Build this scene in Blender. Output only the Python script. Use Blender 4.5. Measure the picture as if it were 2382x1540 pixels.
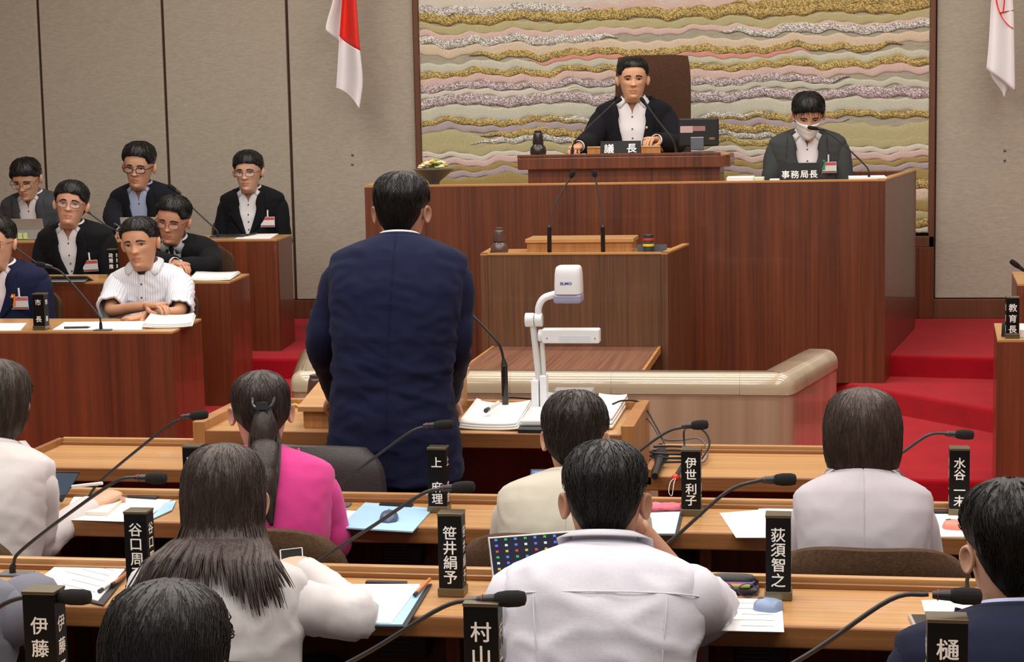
import bpy, bmesh, math, random
from mathutils import Vector, Matrix, Euler, noise
PI = math.pi
rnd = random.Random(7)
V = Vector
for o in list(bpy.data.objects): bpy.data.objects.remove(o)
scene = bpy.context.scene
COL = scene.collection

# ------------------------------------------------------------------ camera
FPX, CX, CY = 4200.0, 1191.0, 770.0           # focal length in pixels of the 2382 x 1540 frame
YAW, PITCH, ROLL = math.radians(9.75), math.atan((CY - 275) / FPX), 0.019
CAMZ = 1.86
Fw = V((-math.sin(YAW) * math.cos(PITCH), math.cos(YAW) * math.cos(PITCH), -math.sin(PITCH)))
Rt = V((math.cos(YAW), math.sin(YAW), 0))
Up = Rt.cross(Fw)
Xc = Rt * math.cos(ROLL) - Up * math.sin(ROLL)
Yc = Rt * math.sin(ROLL) + Up * math.cos(ROLL)
cam = bpy.data.cameras.new('camera'); camo = bpy.data.objects.new('camera', cam); COL.objects.link(camo)
cam.sensor_width = 36; cam.lens = 36 * FPX / 2382; cam.clip_start = 0.05; cam.clip_end = 100
camo.matrix_world = Matrix(((Xc.x, Yc.x, -Fw.x, 0), (Xc.y, Yc.y, -Fw.y, 0), (Xc.z, Yc.z, -Fw.z, CAMZ), (0, 0, 0, 1)))
scene.camera = camo

def ray(px, py): return Fw + Xc * ((px - CX) / FPX) + Yc * ((CY - py) / FPX)
def PY(px, py, Y): d = ray(px, py); return V((0, 0, CAMZ)) + d * (Y / d.y)      # pixel met with the upright plane y = Y
def PZ(px, py, z): d = ray(px, py); return V((0, 0, CAMZ)) + d * ((z - CAMZ) / d.z)  # pixel met with the level plane z

# ------------------------------------------------------------------ world, lights, exposure
world = bpy.data.worlds.new('world'); scene.world = world; world.use_nodes = True
world.node_tree.nodes['Background'].inputs[0].default_value = (1.0, 0.97, 0.92, 1)
world.node_tree.nodes['Background'].inputs[1].default_value = 0.26
vs = scene.view_settings
vs.view_transform = 'Standard'; vs.look = 'None'; vs.exposure = 0.0; vs.gamma = 1.0; vs.use_curve_mapping = False
CEIL = 4.4
LAMPS = []
for ly, pw in ((0.6, 105), (2.4, 105), (4.2, 105), (6.0, 100), (7.8, 95), (9.6, 105)):
    for lx in (-3.6, -1.1, 1.4):
        L = bpy.data.lights.new('lamp', 'AREA'); L.shape = 'RECTANGLE'; L.size = 1.9; L.size_y = 0.32
        L.energy = pw * 0.40; L.color = (1.0, 0.955, 0.89)
        LAMPS.append((L, lx, ly))

# ------------------------------------------------------------------ materials
def srgb(r, g, b):
    f = lambda c: (c / 255) / 12.92 if c / 255 <= 0.04045 else ((c / 255 + 0.055) / 1.055) ** 2.4
    return (f(r), f(g), f(b), 1)
MATS = {}
def nt(name):
    m = bpy.data.materials.new(name); m.use_nodes = True
    return m, m.node_tree.nodes, m.node_tree.links, m.node_tree.nodes['Principled BSDF']
def setp(b, **k):
    for key, v in k.items():
        s = b.inputs.get(key)
        if s is not None: s.default_value = v
def plain(name, col, rough=0.5, metal=0, bump=0, bscale=200, coat=0, spec=0.5, var=0, vscale=8, stretch=(1, 1, 1), **kw):
    """colour + optional fine noise variation and relief"""
    if name in MATS: return MATS[name]
    m, N, L, b = nt(name); c = srgb(*col) if max(col) > 1.001 else (*col, 1)
    setp(b, **{'Base Color': c, 'Roughness': rough, 'Metallic': metal, 'Coat Weight': coat, 'Coat Roughness': 0.08, 'Specular IOR Level': spec}); setp(b, **kw)
    if bump or var:
        tc = N.new('ShaderNodeTexCoord'); mp = N.new('ShaderNodeMapping'); mp.inputs['Scale'].default_value = stretch
        L.new(tc.outputs['Object'], mp.inputs['Vector'])
    if var:
        n = N.new('ShaderNodeTexNoise'); n.inputs['Scale'].default_value = vscale; n.inputs['Detail'].default_value = 5
        L.new(mp.outputs['Vector'], n.inputs['Vector'])
        r = N.new('ShaderNodeMapRange'); r.inputs['To Min'].default_value = 1 - var; r.inputs['To Max'].default_value = 1 + var
        r.inputs['From Min'].default_value = 0.3; r.inputs['From Max'].default_value = 0.7
        L.new(n.outputs['Fac'], r.inputs['Value'])
        h = N.new('ShaderNodeVectorMath'); h.operation = 'SCALE'; h.inputs[0].default_value = c[:3]
        L.new(r.outputs['Result'], h.inputs['Scale']); L.new(h.outputs['Vector'], b.inputs['Base Color'])
    if bump:
        n2 = N.new('ShaderNodeTexNoise'); n2.inputs['Scale'].default_value = bscale; n2.inputs['Detail'].default_value = 3
        L.new(mp.outputs['Vector'], n2.inputs['Vector'])
        bp = N.new('ShaderNodeBump'); bp.inputs['Strength'].default_value = bump; bp.inputs['Distance'].default_value = 0.01
        L.new(n2.outputs['Fac'], bp.inputs['Height']); L.new(bp.outputs['Normal'], b.inputs['Normal'])
    MATS[name] = m; return m
def wood(name, dark, light, grain='z', fine=70, sheet=9.0, rough=0.38, coat=0.25, sheetmix=0.5):
    """veneer: fine grain lines along one axis over broad strips that differ in tone"""
    if name in MATS: return MATS[name]
    m, N, L, b = nt(name)
    tc = N.new('ShaderNodeTexCoord')
    st = {'z': (1, 1, 0.02), 'x': (0.02, 1, 1), 'y': (1, 0.02, 1)}[grain]
    def noise_at(scale, det, s=st, dist=0):
        mp = N.new('ShaderNodeMapping'); mp.inputs['Scale'].default_value = s; L.new(tc.outputs['Object'], mp.inputs['Vector'])
        n = N.new('ShaderNodeTexNoise'); n.inputs['Scale'].default_value = scale; n.inputs['Detail'].default_value = det
        n.inputs['Distortion'].default_value = dist; L.new(mp.outputs['Vector'], n.inputs['Vector']); return n
    a = noise_at(fine, 4); c = noise_at(sheet, 2, tuple(x * (1 if x == 1 else 0.2) for x in st)); d = noise_at(fine * 4, 3)
    mx = N.new('ShaderNodeMath'); mx.operation = 'MULTIPLY_ADD'; mx.inputs[1].default_value = sheetmix
    L.new(c.outputs['Fac'], mx.inputs[0])
    m2 = N.new('ShaderNodeMath'); m2.operation = 'MULTIPLY'; m2.inputs[1].default_value = 1 - sheetmix; L.new(a.outputs['Fac'], m2.inputs[0])
    L.new(m2.outputs[0], mx.inputs[2])
    cr = N.new('ShaderNodeValToRGB'); cr.color_ramp.elements[0].position = 0.33; cr.color_ramp.elements[1].position = 0.67
    cr.color_ramp.elements[0].color = srgb(*dark); cr.color_ramp.elements[1].color = srgb(*light)
    L.new(mx.outputs[0], cr.inputs['Fac']); L.new(cr.outputs['Color'], b.inputs['Base Color'])
    bp = N.new('ShaderNodeBump'); bp.inputs['Strength'].default_value = 0.08; bp.inputs['Distance'].default_value = 0.004
    L.new(d.outputs['Fac'], bp.inputs['Height']); L.new(bp.outputs['Normal'], b.inputs['Normal'])
    setp(b, **{'Roughness': rough, 'Coat Weight': coat, 'Coat Roughness': 0.06})
    MATS[name] = m; return m
def fabric(name, col, var=0.12, scale=420, rough=0.9, bump=0.35, sheen=0.15, stripe=None):
    if name in MATS: return MATS[name]
    m = plain(name, col, rough, bump=bump, bscale=scale, var=var, vscale=scale * 0.35, spec=0.2)
    b = m.node_tree.nodes['Principled BSDF']; setp(b, **{'Sheen Weight': sheen if max(col) > 120 else 0.02})
    return m
def emis(name, col, st):
    if name in MATS: return MATS[name]
    m, N, L, b = nt(name); setp(b, **{'Base Color': (0.01, 0.01, 0.01, 1), 'Emission Color': srgb(*col), 'Emission Strength': st, 'Roughness': 0.4, 'Specular IOR Level': 0.08}); MATS[name] = m; return m
def glassy(name, col=(255, 255, 255), alpha=0.12, rough=0.03):
    if name in MATS: return MATS[name]
    m, N, L, b = nt(name); setp(b, **{'Base Color': srgb(*col), 'Roughness': rough, 'Alpha': alpha, 'Specular IOR Level': 0.6}); MATS[name] = m; return m

W_PODIUM = wood('veneer_dark', (62, 29, 14), (120, 62, 31), 'z', 60, 7, 0.40, 0.3)
W_LECT = wood('veneer_brown', (76, 48, 30), (112, 74, 46), 'z', 90, 16, 0.45, 0.2, 0.3)
W_DESKF = wood('veneer_red', (84, 38, 20), (122, 60, 32), 'z', 55, 8, 0.4, 0.35, 0.45)
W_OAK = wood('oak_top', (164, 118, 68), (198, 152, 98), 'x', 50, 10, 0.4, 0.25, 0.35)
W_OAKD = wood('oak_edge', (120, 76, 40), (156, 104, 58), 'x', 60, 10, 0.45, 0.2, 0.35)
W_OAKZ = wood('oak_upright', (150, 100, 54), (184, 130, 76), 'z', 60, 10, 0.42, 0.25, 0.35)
W_TRIM = wood('wood_trim', (168, 118, 62), (200, 150, 90), 'x', 60, 10, 0.45, 0.2, 0.35)
W_PLAT = wood('wood_platform', (104, 66, 48), (142, 98, 76), 'y', 60, 12, 0.4, 0.3, 0.3)
W_FRAME = wood('wood_frame', (88, 50, 28), (112, 66, 38), 'z', 60, 10, 0.5, 0.1)
W_PALE = wood('pale_panel', (150, 122, 98), (186, 158, 132), 'z', 16, 5, 0.22, 1.0, 0.4)
M_MARBLE = wood('polished_cap', (172, 156, 130), (200, 186, 160), 'x', 8, 4, 0.16, 1.0, 0.5)
M_DARK = plain('dark_void', (16, 14, 13), 0.8)
M_BLACK = plain('black_plastic', (22, 22, 24), 0.42)
M_BLACKG = plain('black_gloss', (12, 12, 13), 0.18, coat=0.4)
M_GREY = plain('grey_plastic', (92, 92, 96), 0.5)
M_METAL = plain('steel', (150, 150, 152), 0.3, 1)
M_WHITE = plain('white_plastic', (228, 230, 232), 0.4)
M_PAPER = plain('paper', (240, 240, 238), 0.7)
M_INK = plain('ink', (70, 70, 76), 0.8)
M_LETTER = plain('white_letter', (235, 235, 232), 0.6)
M_FOAM = plain('foam', (20, 19, 19), 0.95, bump=0.6, bscale=900)
M_PLATE = plain('plate_black', (9, 9, 10), 0.42, spec=0.25)
M_BRASS = plain('dull_brass', (118, 108, 88), 0.35, 0.8)
M_CHAIR = fabric('chair_fabric', (74, 54, 38), 0.25, 300)
M_LEATHER = plain('grey_leather', (70, 66, 68), 0.45, bump=0.25, bscale=300)
M_SCREEN = plain('screen_off', (18, 20, 24), 0.12)
M_RED = None

# ------------------------------------------------------------------ mesh helpers
class MB:
    def __init__(s): s.v = []; s.f = []; s.mi = []; s.cur = 0
    def add(s, vs, fs, mi=None):
        o = len(s.v); s.v.extend([tuple(p) for p in vs]); s.f.extend([tuple(i + o for i in f) for f in fs]); s.mi.extend([s.cur if mi is None else mi] * len(fs)); return s
    def box(s, a, b, M=None):
        x0, y0, z0 = [min(p, q) for p, q in zip(a, b)]; x1, y1, z1 = [max(p, q) for p, q in zip(a, b)]
        vs = [V(p) for p in ((x0, y0, z0), (x1, y0, z0), (x1, y1, z0), (x0, y1, z0), (x0, y0, z1), (x1, y0, z1), (x1, y1, z1), (x0, y1, z1))]
        if M: vs = [M @ p for p in vs]
        return s.add(vs, [(0, 3, 2, 1), (4, 5, 6, 7), (0, 1, 5, 4), (1, 2, 6, 5), (2, 3, 7, 6), (3, 0, 4, 7)])
    def prism(s, poly, z0, z1, M=None):                      # poly: ccw (x, y) outline raised from z0 to z1
        n = len(poly); vs = [V((p[0], p[1], z0)) for p in poly] + [V((p[0], p[1], z1)) for p in poly]
        if M: vs = [M @ p for p in vs]
        return s.add(vs, [tuple(range(n - 1, -1, -1)), tuple(range(n, 2 * n))] + [(i, (i + 1) % n, n + (i + 1) % n, n + i) for i in range(n)])
    def loft(s, rings, closed=True, cap0=True, cap1=True):
        n = len(rings[0]); vs = [p for r in rings for p in r]; fs = []
        for k in range(len(rings) - 1):
            for i in range(n if closed else n - 1):
                j = (i + 1) % n; fs.append((k * n + i, k * n + j, (k + 1) * n + j, (k + 1) * n + i))
        if closed and cap0: fs.append(tuple(range(n - 1, -1, -1)))
        if closed and cap1: e = (len(rings) - 1) * n; fs.append(tuple(range(e, e + n)))
        return s.add(vs, fs)
    def tube(s, pts, rad, seg=8, caps=True, flat=1.0):
        pts = [V(p) for p in pts]; n = len(pts)
        if not hasattr(rad, '__len__'): rad = [rad] * n
        rings = []; ref = None
        for i, p in enumerate(pts):
            t = (pts[min(i + 1, n - 1)] - pts[max(i - 1, 0)]).normalized()
            if ref is None: ref = t.orthogonal().normalized() if abs(t.z) > 0.95 else t.cross(V((0, 0, 1))).normalized()
            ref = (ref - t * ref.dot(t)).normalized(); bn = t.cross(ref)
            rings.append([p + (ref * math.cos(a) + bn * math.sin(a) * flat) * rad[i] for a in [2 * PI * k / seg for k in range(seg)]])
        return s.loft(rings, True, caps, caps)
    def lathe(s, prof, seg=24, M=None):                      # prof: (r, z) from the bottom up
        rings = [[V((r * math.cos(2 * PI * k / seg), r * math.sin(2 * PI * k / seg), z)) for k in range(seg)] for r, z in prof]
        if M: rings = [[M @ p for p in r] for r in rings]
        return s.loft(rings)
    def ball(s, c, r, seg=16, rings=10, M=None):
        c = V(c); r = (r, r, r) if not hasattr(r, '__len__') else r; rr = []
        for i in range(rings + 1):
            a = -PI / 2 + PI * i / rings; ca = max(math.cos(a), 0.01)
            rr.append([c + V((r[0] * ca * math.cos(2 * PI * k / seg), r[1] * ca * math.sin(2 * PI * k / seg), r[2] * math.sin(a))) for k in range(seg)])
        if M: rr = [[M @ p for p in q] for q in rr]
        return s.loft(rr)
    def obj(s, name, mat, parent=None, smooth=False, bevel=0, bseg=2, sub=0, solid=0, label=None):
        me = bpy.data.meshes.new(name); me.from_pydata(s.v, [], s.f)
        for m in (mat if isinstance(mat, (list, tuple)) else [mat]): me.materials.append(m)
        if len(me.materials) > 1: me.polygons.foreach_set('material_index', s.mi)
        bm = bmesh.new(); bm.from_mesh(me); bmesh.ops.recalc_face_normals(bm, faces=bm.faces); bm.to_mesh(me); bm.free()
        if smooth:
            me.polygons.foreach_set('use_smooth', [True] * len(me.polygons))
            if smooth != 2: me.set_sharp_from_angle(angle=0.9)
        o = bpy.data.objects.new(name, me); COL.objects.link(o)
        if parent is not None: o.parent = parent
        if solid: q = o.modifiers.new('solid', 'SOLIDIFY'); q.thickness = solid; q.offset = 0
        if bevel: q = o.modifiers.new('bevel', 'BEVEL'); q.width = bevel; q.segments = bseg; q.limit_method = 'ANGLE'; q.angle_limit = 0.7; q.harden_normals = False
        if sub: q = o.modifiers.new('sub', 'SUBSURF'); q.levels = sub; q.render_levels = sub
        if label: o['label'] = label
        return o
def catmull(pts, n):
    pts = [V(p) for p in pts]; P = [pts[0] * 2 - pts[1]] + pts + [pts[-1] * 2 - pts[-2]]; out = []
    for i in range(len(pts) - 1):
        a, b, c, d = P[i:i + 4]
        for k in range(n):
            t = k / n; out.append(0.5 * ((2 * b) + (c - a) * t + (2 * a - 5 * b + 4 * c - d) * t * t + (3 * b - a - 3 * c + d) * t ** 3))
    out.append(pts[-1]); return out
def tab(T, x, k=1):                                          # smooth table lookup in column k, keyed by column 0 (rising)
    n = len(T)
    if x <= T[0][0]: return T[0][k]
    if x >= T[-1][0]: return T[-1][k]
    i = 0
    while T[i + 1][0] < x: i += 1
    h = T[i + 1][0] - T[i][0]; t = (x - T[i][0]) / h
    sl = lambda j: (T[min(j + 1, n - 1)][k] - T[max(j - 1, 0)][k]) / max(1e-9, T[min(j + 1, n - 1)][0] - T[max(j - 1, 0)][0])
    t2, t3 = t * t, t ** 3
    return (2 * t3 - 3 * t2 + 1) * T[i][k] + (t3 - 2 * t2 + t) * h * sl(i) + (-2 * t3 + 3 * t2) * T[i + 1][k] + (t3 - t2) * h * sl(i + 1)
def thing(name, label, cat, loc=(0, 0, 0), rz=0, group=None):
    o = bpy.data.objects.new(name, None); COL.objects.link(o); o.empty_display_size = 0.1
    o.location = loc; o.rotation_euler = (0, 0, rz); o['label'] = label; o['category'] = cat
    if group: o['group'] = group
    return o
def tag(o, label, cat, group=None):
    o['label'] = label; o['category'] = cat
    if group: o['group'] = group
    return o
def struct(o): o['kind'] = 'structure'; return o
def copy_tree(o, parent=None):
    c = o.copy(); COL.objects.link(c); c.parent = parent
    for ch in list(o.children): copy_tree(ch, c)
    return c
def lettering(body, size, M, mat, parent, spacing=1.0, bold=0.0, name='lettering', align='CENTER'):
    cu = bpy.data.curves.new('txt', 'FONT'); cu.body = body; cu.size = size; cu.align_x = align; cu.align_y = 'CENTER'; cu.space_line = spacing; cu.offset = bold * size; cu.resolution_u = 4
    t = bpy.data.objects.new('txt', cu); COL.objects.link(t)
    dg = bpy.context.evaluated_depsgraph_get(); me = bpy.data.meshes.new_from_object(t.evaluated_get(dg), depsgraph=dg)
    bpy.data.objects.remove(t); bpy.data.curves.remove(cu)
    me.transform(M); me.materials.clear(); me.materials.append(mat); me.name = name
    o = bpy.data.objects.new(name, me); COL.objects.link(o); o.parent = parent
    return o
XF = lambda loc, rx=0, ry=0, rz=0, s=1: Matrix.Translation(V(loc)) @ Euler((rx, ry, rz)).to_matrix().to_4x4() @ Matrix.Scale(s, 4)
UPRIGHT = Euler((PI / 2, 0, 0)).to_matrix().to_4x4()         # text laid in the x-z plane, read from -y

# ------------------------------------------------------------------ the room
M_CARPET = plain('red_carpet', (166, 13, 30), 0.95, bump=0.7, bscale=260, var=0.12, vscale=5, spec=0.1)
setp(M_CARPET.node_tree.nodes['Principled BSDF'], **{'Sheen Weight': 0.3, 'Sheen Tint': (1, 0.3, 0.3, 1)})
def wallcloth():
    m, N, L, b = nt('woven_wallcloth'); tc = N.new('ShaderNodeTexCoord')
    mp = N.new('ShaderNodeMapping'); mp.inputs['Scale'].default_value = (1, 1, 3.2); L.new(tc.outputs['Object'], mp.inputs['Vector'])
    n = N.new('ShaderNodeTexNoise'); n.inputs['Scale'].default_value = 26; n.inputs['Detail'].default_value = 8; n.inputs['Roughness'].default_value = 0.75; L.new(mp.outputs['Vector'], n.inputs['Vector'])
    cr = N.new('ShaderNodeValToRGB'); cr.color_ramp.elements[0].position = 0.35; cr.color_ramp.elements[1].position = 0.66
    cr.color_ramp.elements[0].color = srgb(166, 158, 142); cr.color_ramp.elements[1].color = srgb(184, 176, 160)
    L.new(n.outputs['Fac'], cr.inputs['Fac']); L.new(cr.outputs['Color'], b.inputs['Base Color'])
    bp = N.new('ShaderNodeBump'); bp.inputs['Strength'].default_value = 0.25; bp.inputs['Distance'].default_value = 0.01
    L.new(n.outputs['Fac'], bp.inputs['Height']); L.new(bp.outputs['Normal'], b.inputs['Normal']); setp(b, Roughness=0.9); return m
M_WALL = wallcloth()
YW = 11.95                                                    # back wall
L1, L2, L3 = 0.28, 0.40, 0.52                                 # carpeted terraces either side of the well
ROWZ = {1: 0.0, 2: 0.04, 3: 0.10, 4: 0.17}                    # floor of each row of members
struct(MB().box((-7, -2.5, -0.1), (5, YW + 0.1, 0)).obj('floor', M_CARPET))
struct(MB().box((-7, -2.5, CEIL), (5, YW + 0.2, CEIL + 0.1)).obj('ceiling', plain('ceiling_white', (226, 222, 214), 0.9)))
for n, y0, y1 in (('floor_row_back', -2.5, 3.05), ('floor_row_middle', 3.05, 4.12), ('floor_row_front', 4.12, 5.2)):
    z = {'floor_row_back': 0.17, 'floor_row_middle': 0.10, 'floor_row_front': 0.04}[n]
    struct(MB().box((-6.5, y0, 0.001), (1.9, y1, z)).obj(n, plain('row_floor_grey', (60, 40, 40), 0.95, bump=0.5, bscale=300)))
# terraces: left side under the officials, right side as wide carpet steps
def terrace(name, poly, z):
    o = MB().prism(poly, 0.0005, z).obj(name, M_CARPET, bevel=0.018, bseg=3); struct(o)
a1 = PZ(2072, 909, L2); b1 = PZ(2316, 952, L2); a0 = PZ(2110, 1112, L1); b0 = PZ(2330, 1118, L1); c1 = PZ(2125, 824, L3); c2 = PZ(2318, 832, L3)
sl = (b1.y - a1.y) / (b1.x - a1.x)
xd = PZ(2320, 790, 0.94).x - 0.01
terrace('floor_terrace_right_low', [(a0.x - 0.55, a0.y + 0.02), (xd, b0.y), (xd, 7.25), (4.9, 7.25), (4.9, YW), (a0.x - 0.55, YW)], L1)
terrace('floor_terrace_middle', [(-6.9, 8.66), (-2.62, 8.66), (-2.62, 8.9), (a1.x - 0.35, a1.y - sl * 0.35), (b1.x, b1.y), (4.9, b1.y - 0.1), (4.9, YW), (-6.9, YW)], L2)
terrace('floor_terrace_left_low', [(-6.9, 7.44), (-2.35, 7.44), (-2.75, 9.2), (-6.9, 9.2)], L1)
terrace('floor_terrace_left_high', [(-6.9, 9.88), (-2.2, 9.88), (-2.2, YW), (-6.9, YW)], L3)
terrace('floor_terrace_right_high', [(0.2, c1.y), (c2.x, c2.y), (4.9, c2.y), (4.9, YW), (0.2, YW)], L3)
# back wall: cloth panels with dark joints, wooden dado recess in the middle that carries the tapestry
XL = PY(968, 200, YW).x; XR = PY(2174, 300, YW).x
wb = struct(MB().box((-7, YW + 0.012, 0), (5, YW + 0.2, CEIL)).obj('wall_back', plain('joint_brown', (66, 40, 24), 0.7)))
edges = [PY(x, 300, YW).x for x in (-185, 102, 389, 676)] ; step = edges[2] - edges[1]
xs = [edges[0] - 2 * step, edges[0] - step] + edges
bounds = list(zip(xs[:-1], xs[1:])) + [(xs[-1], XL)]
right = [XR, XR + 1.32, XR + 2.62, 4.95]; bounds += list(zip(right[:-1], right[1:]))
for i, (p, q) in enumerate(bounds):
    g = 0.010
    MB().box((p + g, YW - 0.012, L3 + 0.13), (q - g, YW + 0.013, CEIL)).obj('wall_panel', M_WALL, wb, bevel=0.006)
    MB().box((p, YW - 0.03, L3), (q, YW + 0.012, L3 + 0.125)).obj('baseboard', W_FRAME, wb, bevel=0.004)
zt0 = PY(2150, 541, YW).z                                     # lower edge of the tapestry
MB().box((XL - 0.01, YW - 0.05, L3), (XR, YW + 0.012, zt0 - 0.09)).obj('dado_panel', W_PODIUM, wb, bevel=0.004)
for px, py in ((820, 360), (820, 382), (2337, 350), (2337, 373)):
    p = PY(px, py, YW - 0.014); MB().ball(p, 0.009, 8, 6).obj('wall_peg', M_METAL, wb, True)
struct(MB().box((-7.1, -2.5, 0), (-7, YW + 0.2, CEIL)).obj('wall_left', M_WALL))
struct(MB().box((5, -2.5, 0), (5.1, YW + 0.2, CEIL)).obj('wall_right', M_WALL))
for i, (L, lx, ly) in enumerate(LAMPS):
    e = thing('ceiling_light', 'recessed white fluorescent ceiling fitting', 'ceiling light', (lx, ly, CEIL - 0.03), 0, 'ceiling light fittings')
    MB().box((-1.0, -0.2, 0.012), (1.0, 0.2, 0.03)).obj('housing', M_WHITE, e)
    lo = bpy.data.objects.new('lamp', L); COL.objects.link(lo); lo.parent = e
# ------------------------------------------------------------------ people
HN = 72                                                       # points on every ring of a body
def warp(u): return u - 0.55 * math.sin(u)                    # rings are denser towards the face
THS = [warp(2 * PI * k / HN) for k in range(HN)]
#        z      W      yf     yb     n
HEAD = [(-0.150, 0.050, 0.034, -0.062, 2.0), (-0.128, 0.049, 0.050, -0.064, 1.9), (-0.119, 0.0475, 0.072, -0.065, 1.65), (-0.110, 0.0475, 0.0865, -0.066, 1.6),
        (-0.095, 0.0505, 0.0910, -0.069, 1.66), (-0.070, 0.0580, 0.0905, -0.077, 1.82), (-0.030, 0.0675, 0.0905, -0.089, 2.05), (0.0, 0.0740, 0.0885, -0.096, 2.25),
        (0.025, 0.0760, 0.0925, -0.099, 2.3), (0.055, 0.0760, 0.0895, -0.098, 2.3), (0.080, 0.0690, 0.0760, -0.088, 2.2), (0.100, 0.0530, 0.0530, -0.068, 2.1),
        (0.112, 0.0330, 0.0290, -0.042, 2.0), (0.118, 0.0040, 0.0000, -0.008, 2.0)]
def g(x, s): return math.exp(-(x / s) ** 2)
def feat(x, z):
    ax = abs(x)
    nz = max(0.0, min(1.0, (0.022 - z) / 0.054)) if z > -0.034 else max(0.0, 1 - (-0.034 - z) / 0.010)
    y = 0.0220 * nz ** 1.3 * g(x, 0.0080 + 0.005 * nz) + 0.007 * g(ax - 0.011, 0.007) * g(z + 0.031, 0.008)
    y -= 0.0085 * g(ax - 0.031, 0.015) * g(z - 0.001, 0.011)
    y += 0.0035 * g(ax - 0.028, 0.02) * g(z - 0.020, 0.008)
    y += 0.0050 * g(x, 0.019) * g(z + 0.0625, 0.006) + 0.0055 * g(x, 0.016) * g(z + 0.0745, 0.006) - 0.004 * g(x, 0.021) * g(z + 0.0685, 0.0022)
    y += 0.004 * g(x, 0.018) * g(z + 0.100, 0.010) - 0.003 * g(x, 0.03) * g(z + 0.086, 0.006)
    y += 0.004 * g(ax - 0.046, 0.018) * g(z + 0.022, 0.016) - 0.002 * g(ax - 0.030, 0.008) * g(z + 0.045, 0.014)
    return y
def sp(c, n): return math.copysign(abs(c) ** (2.0 / n), c)
def head_pt(z, th, off=0.0):
    W, yf, yb, n = [tab(HEAD, z, k) for k in (1, 2, 3, 4)]; y0 = yb + (yf - yb) * 0.46
    c, s = math.cos(th), math.sin(th); x = (W + off) * sp(s, n)
    y = y0 + ((yf - y0 + off) if c > 0 else (y0 - yb + off)) * sp(c, n)
    if c > 0.2: y += feat(x, z) * min(1, (c - 0.2) * 3)
    return V((x, y, z))
def face_y(x, z):
    W, yf, yb, n = [tab(HEAD, z, k) for k in (1, 2, 3, 4)]; y0 = yb + (yf - yb) * 0.46
    return y0 + (yf - y0) * max(0.0, 1 - min(1, abs(x / W)) ** n) ** (1 / n) + feat(x, z)
#        t     a      f      b       (torso rings, hip to neck base)
TORSO_M = [(-0.40, 0.205, 0.130, 0.135), (-0.15, 0.195, 0.125, 0.130), (0.0, 0.185, 0.120, 0.125), (0.25, 0.168, 0.115, 0.105), (0.50, 0.180, 0.120, 0.108), (0.70, 0.194, 0.120, 0.118),
           (0.80, 0.200, 0.106, 0.116), (0.875, 0.200, 0.090, 0.108), (0.905, 0.188, 0.082, 0.102), (0.935, 0.158, 0.073, 0.093), (0.962, 0.118, 0.065, 0.084), (0.985, 0.082, 0.059, 0.075), (1.0, 0.064, 0.055, 0.068)]
TORSO_F = [(-0.40, 0.200, 0.125, 0.135), (-0.15, 0.190, 0.120, 0.130), (0.0, 0.180, 0.115, 0.122), (0.25, 0.142, 0.098, 0.090), (0.50, 0.156, 0.122, 0.096), (0.70, 0.170, 0.112, 0.104),
           (0.80, 0.176, 0.092, 0.102), (0.875, 0.178, 0.080, 0.096), (0.905, 0.167, 0.073, 0.091), (0.935, 0.140, 0.066, 0.083), (0.962, 0.105, 0.058, 0.074), (0.985, 0.072, 0.053, 0.066), (1.0, 0.055, 0.050, 0.060)]
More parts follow.
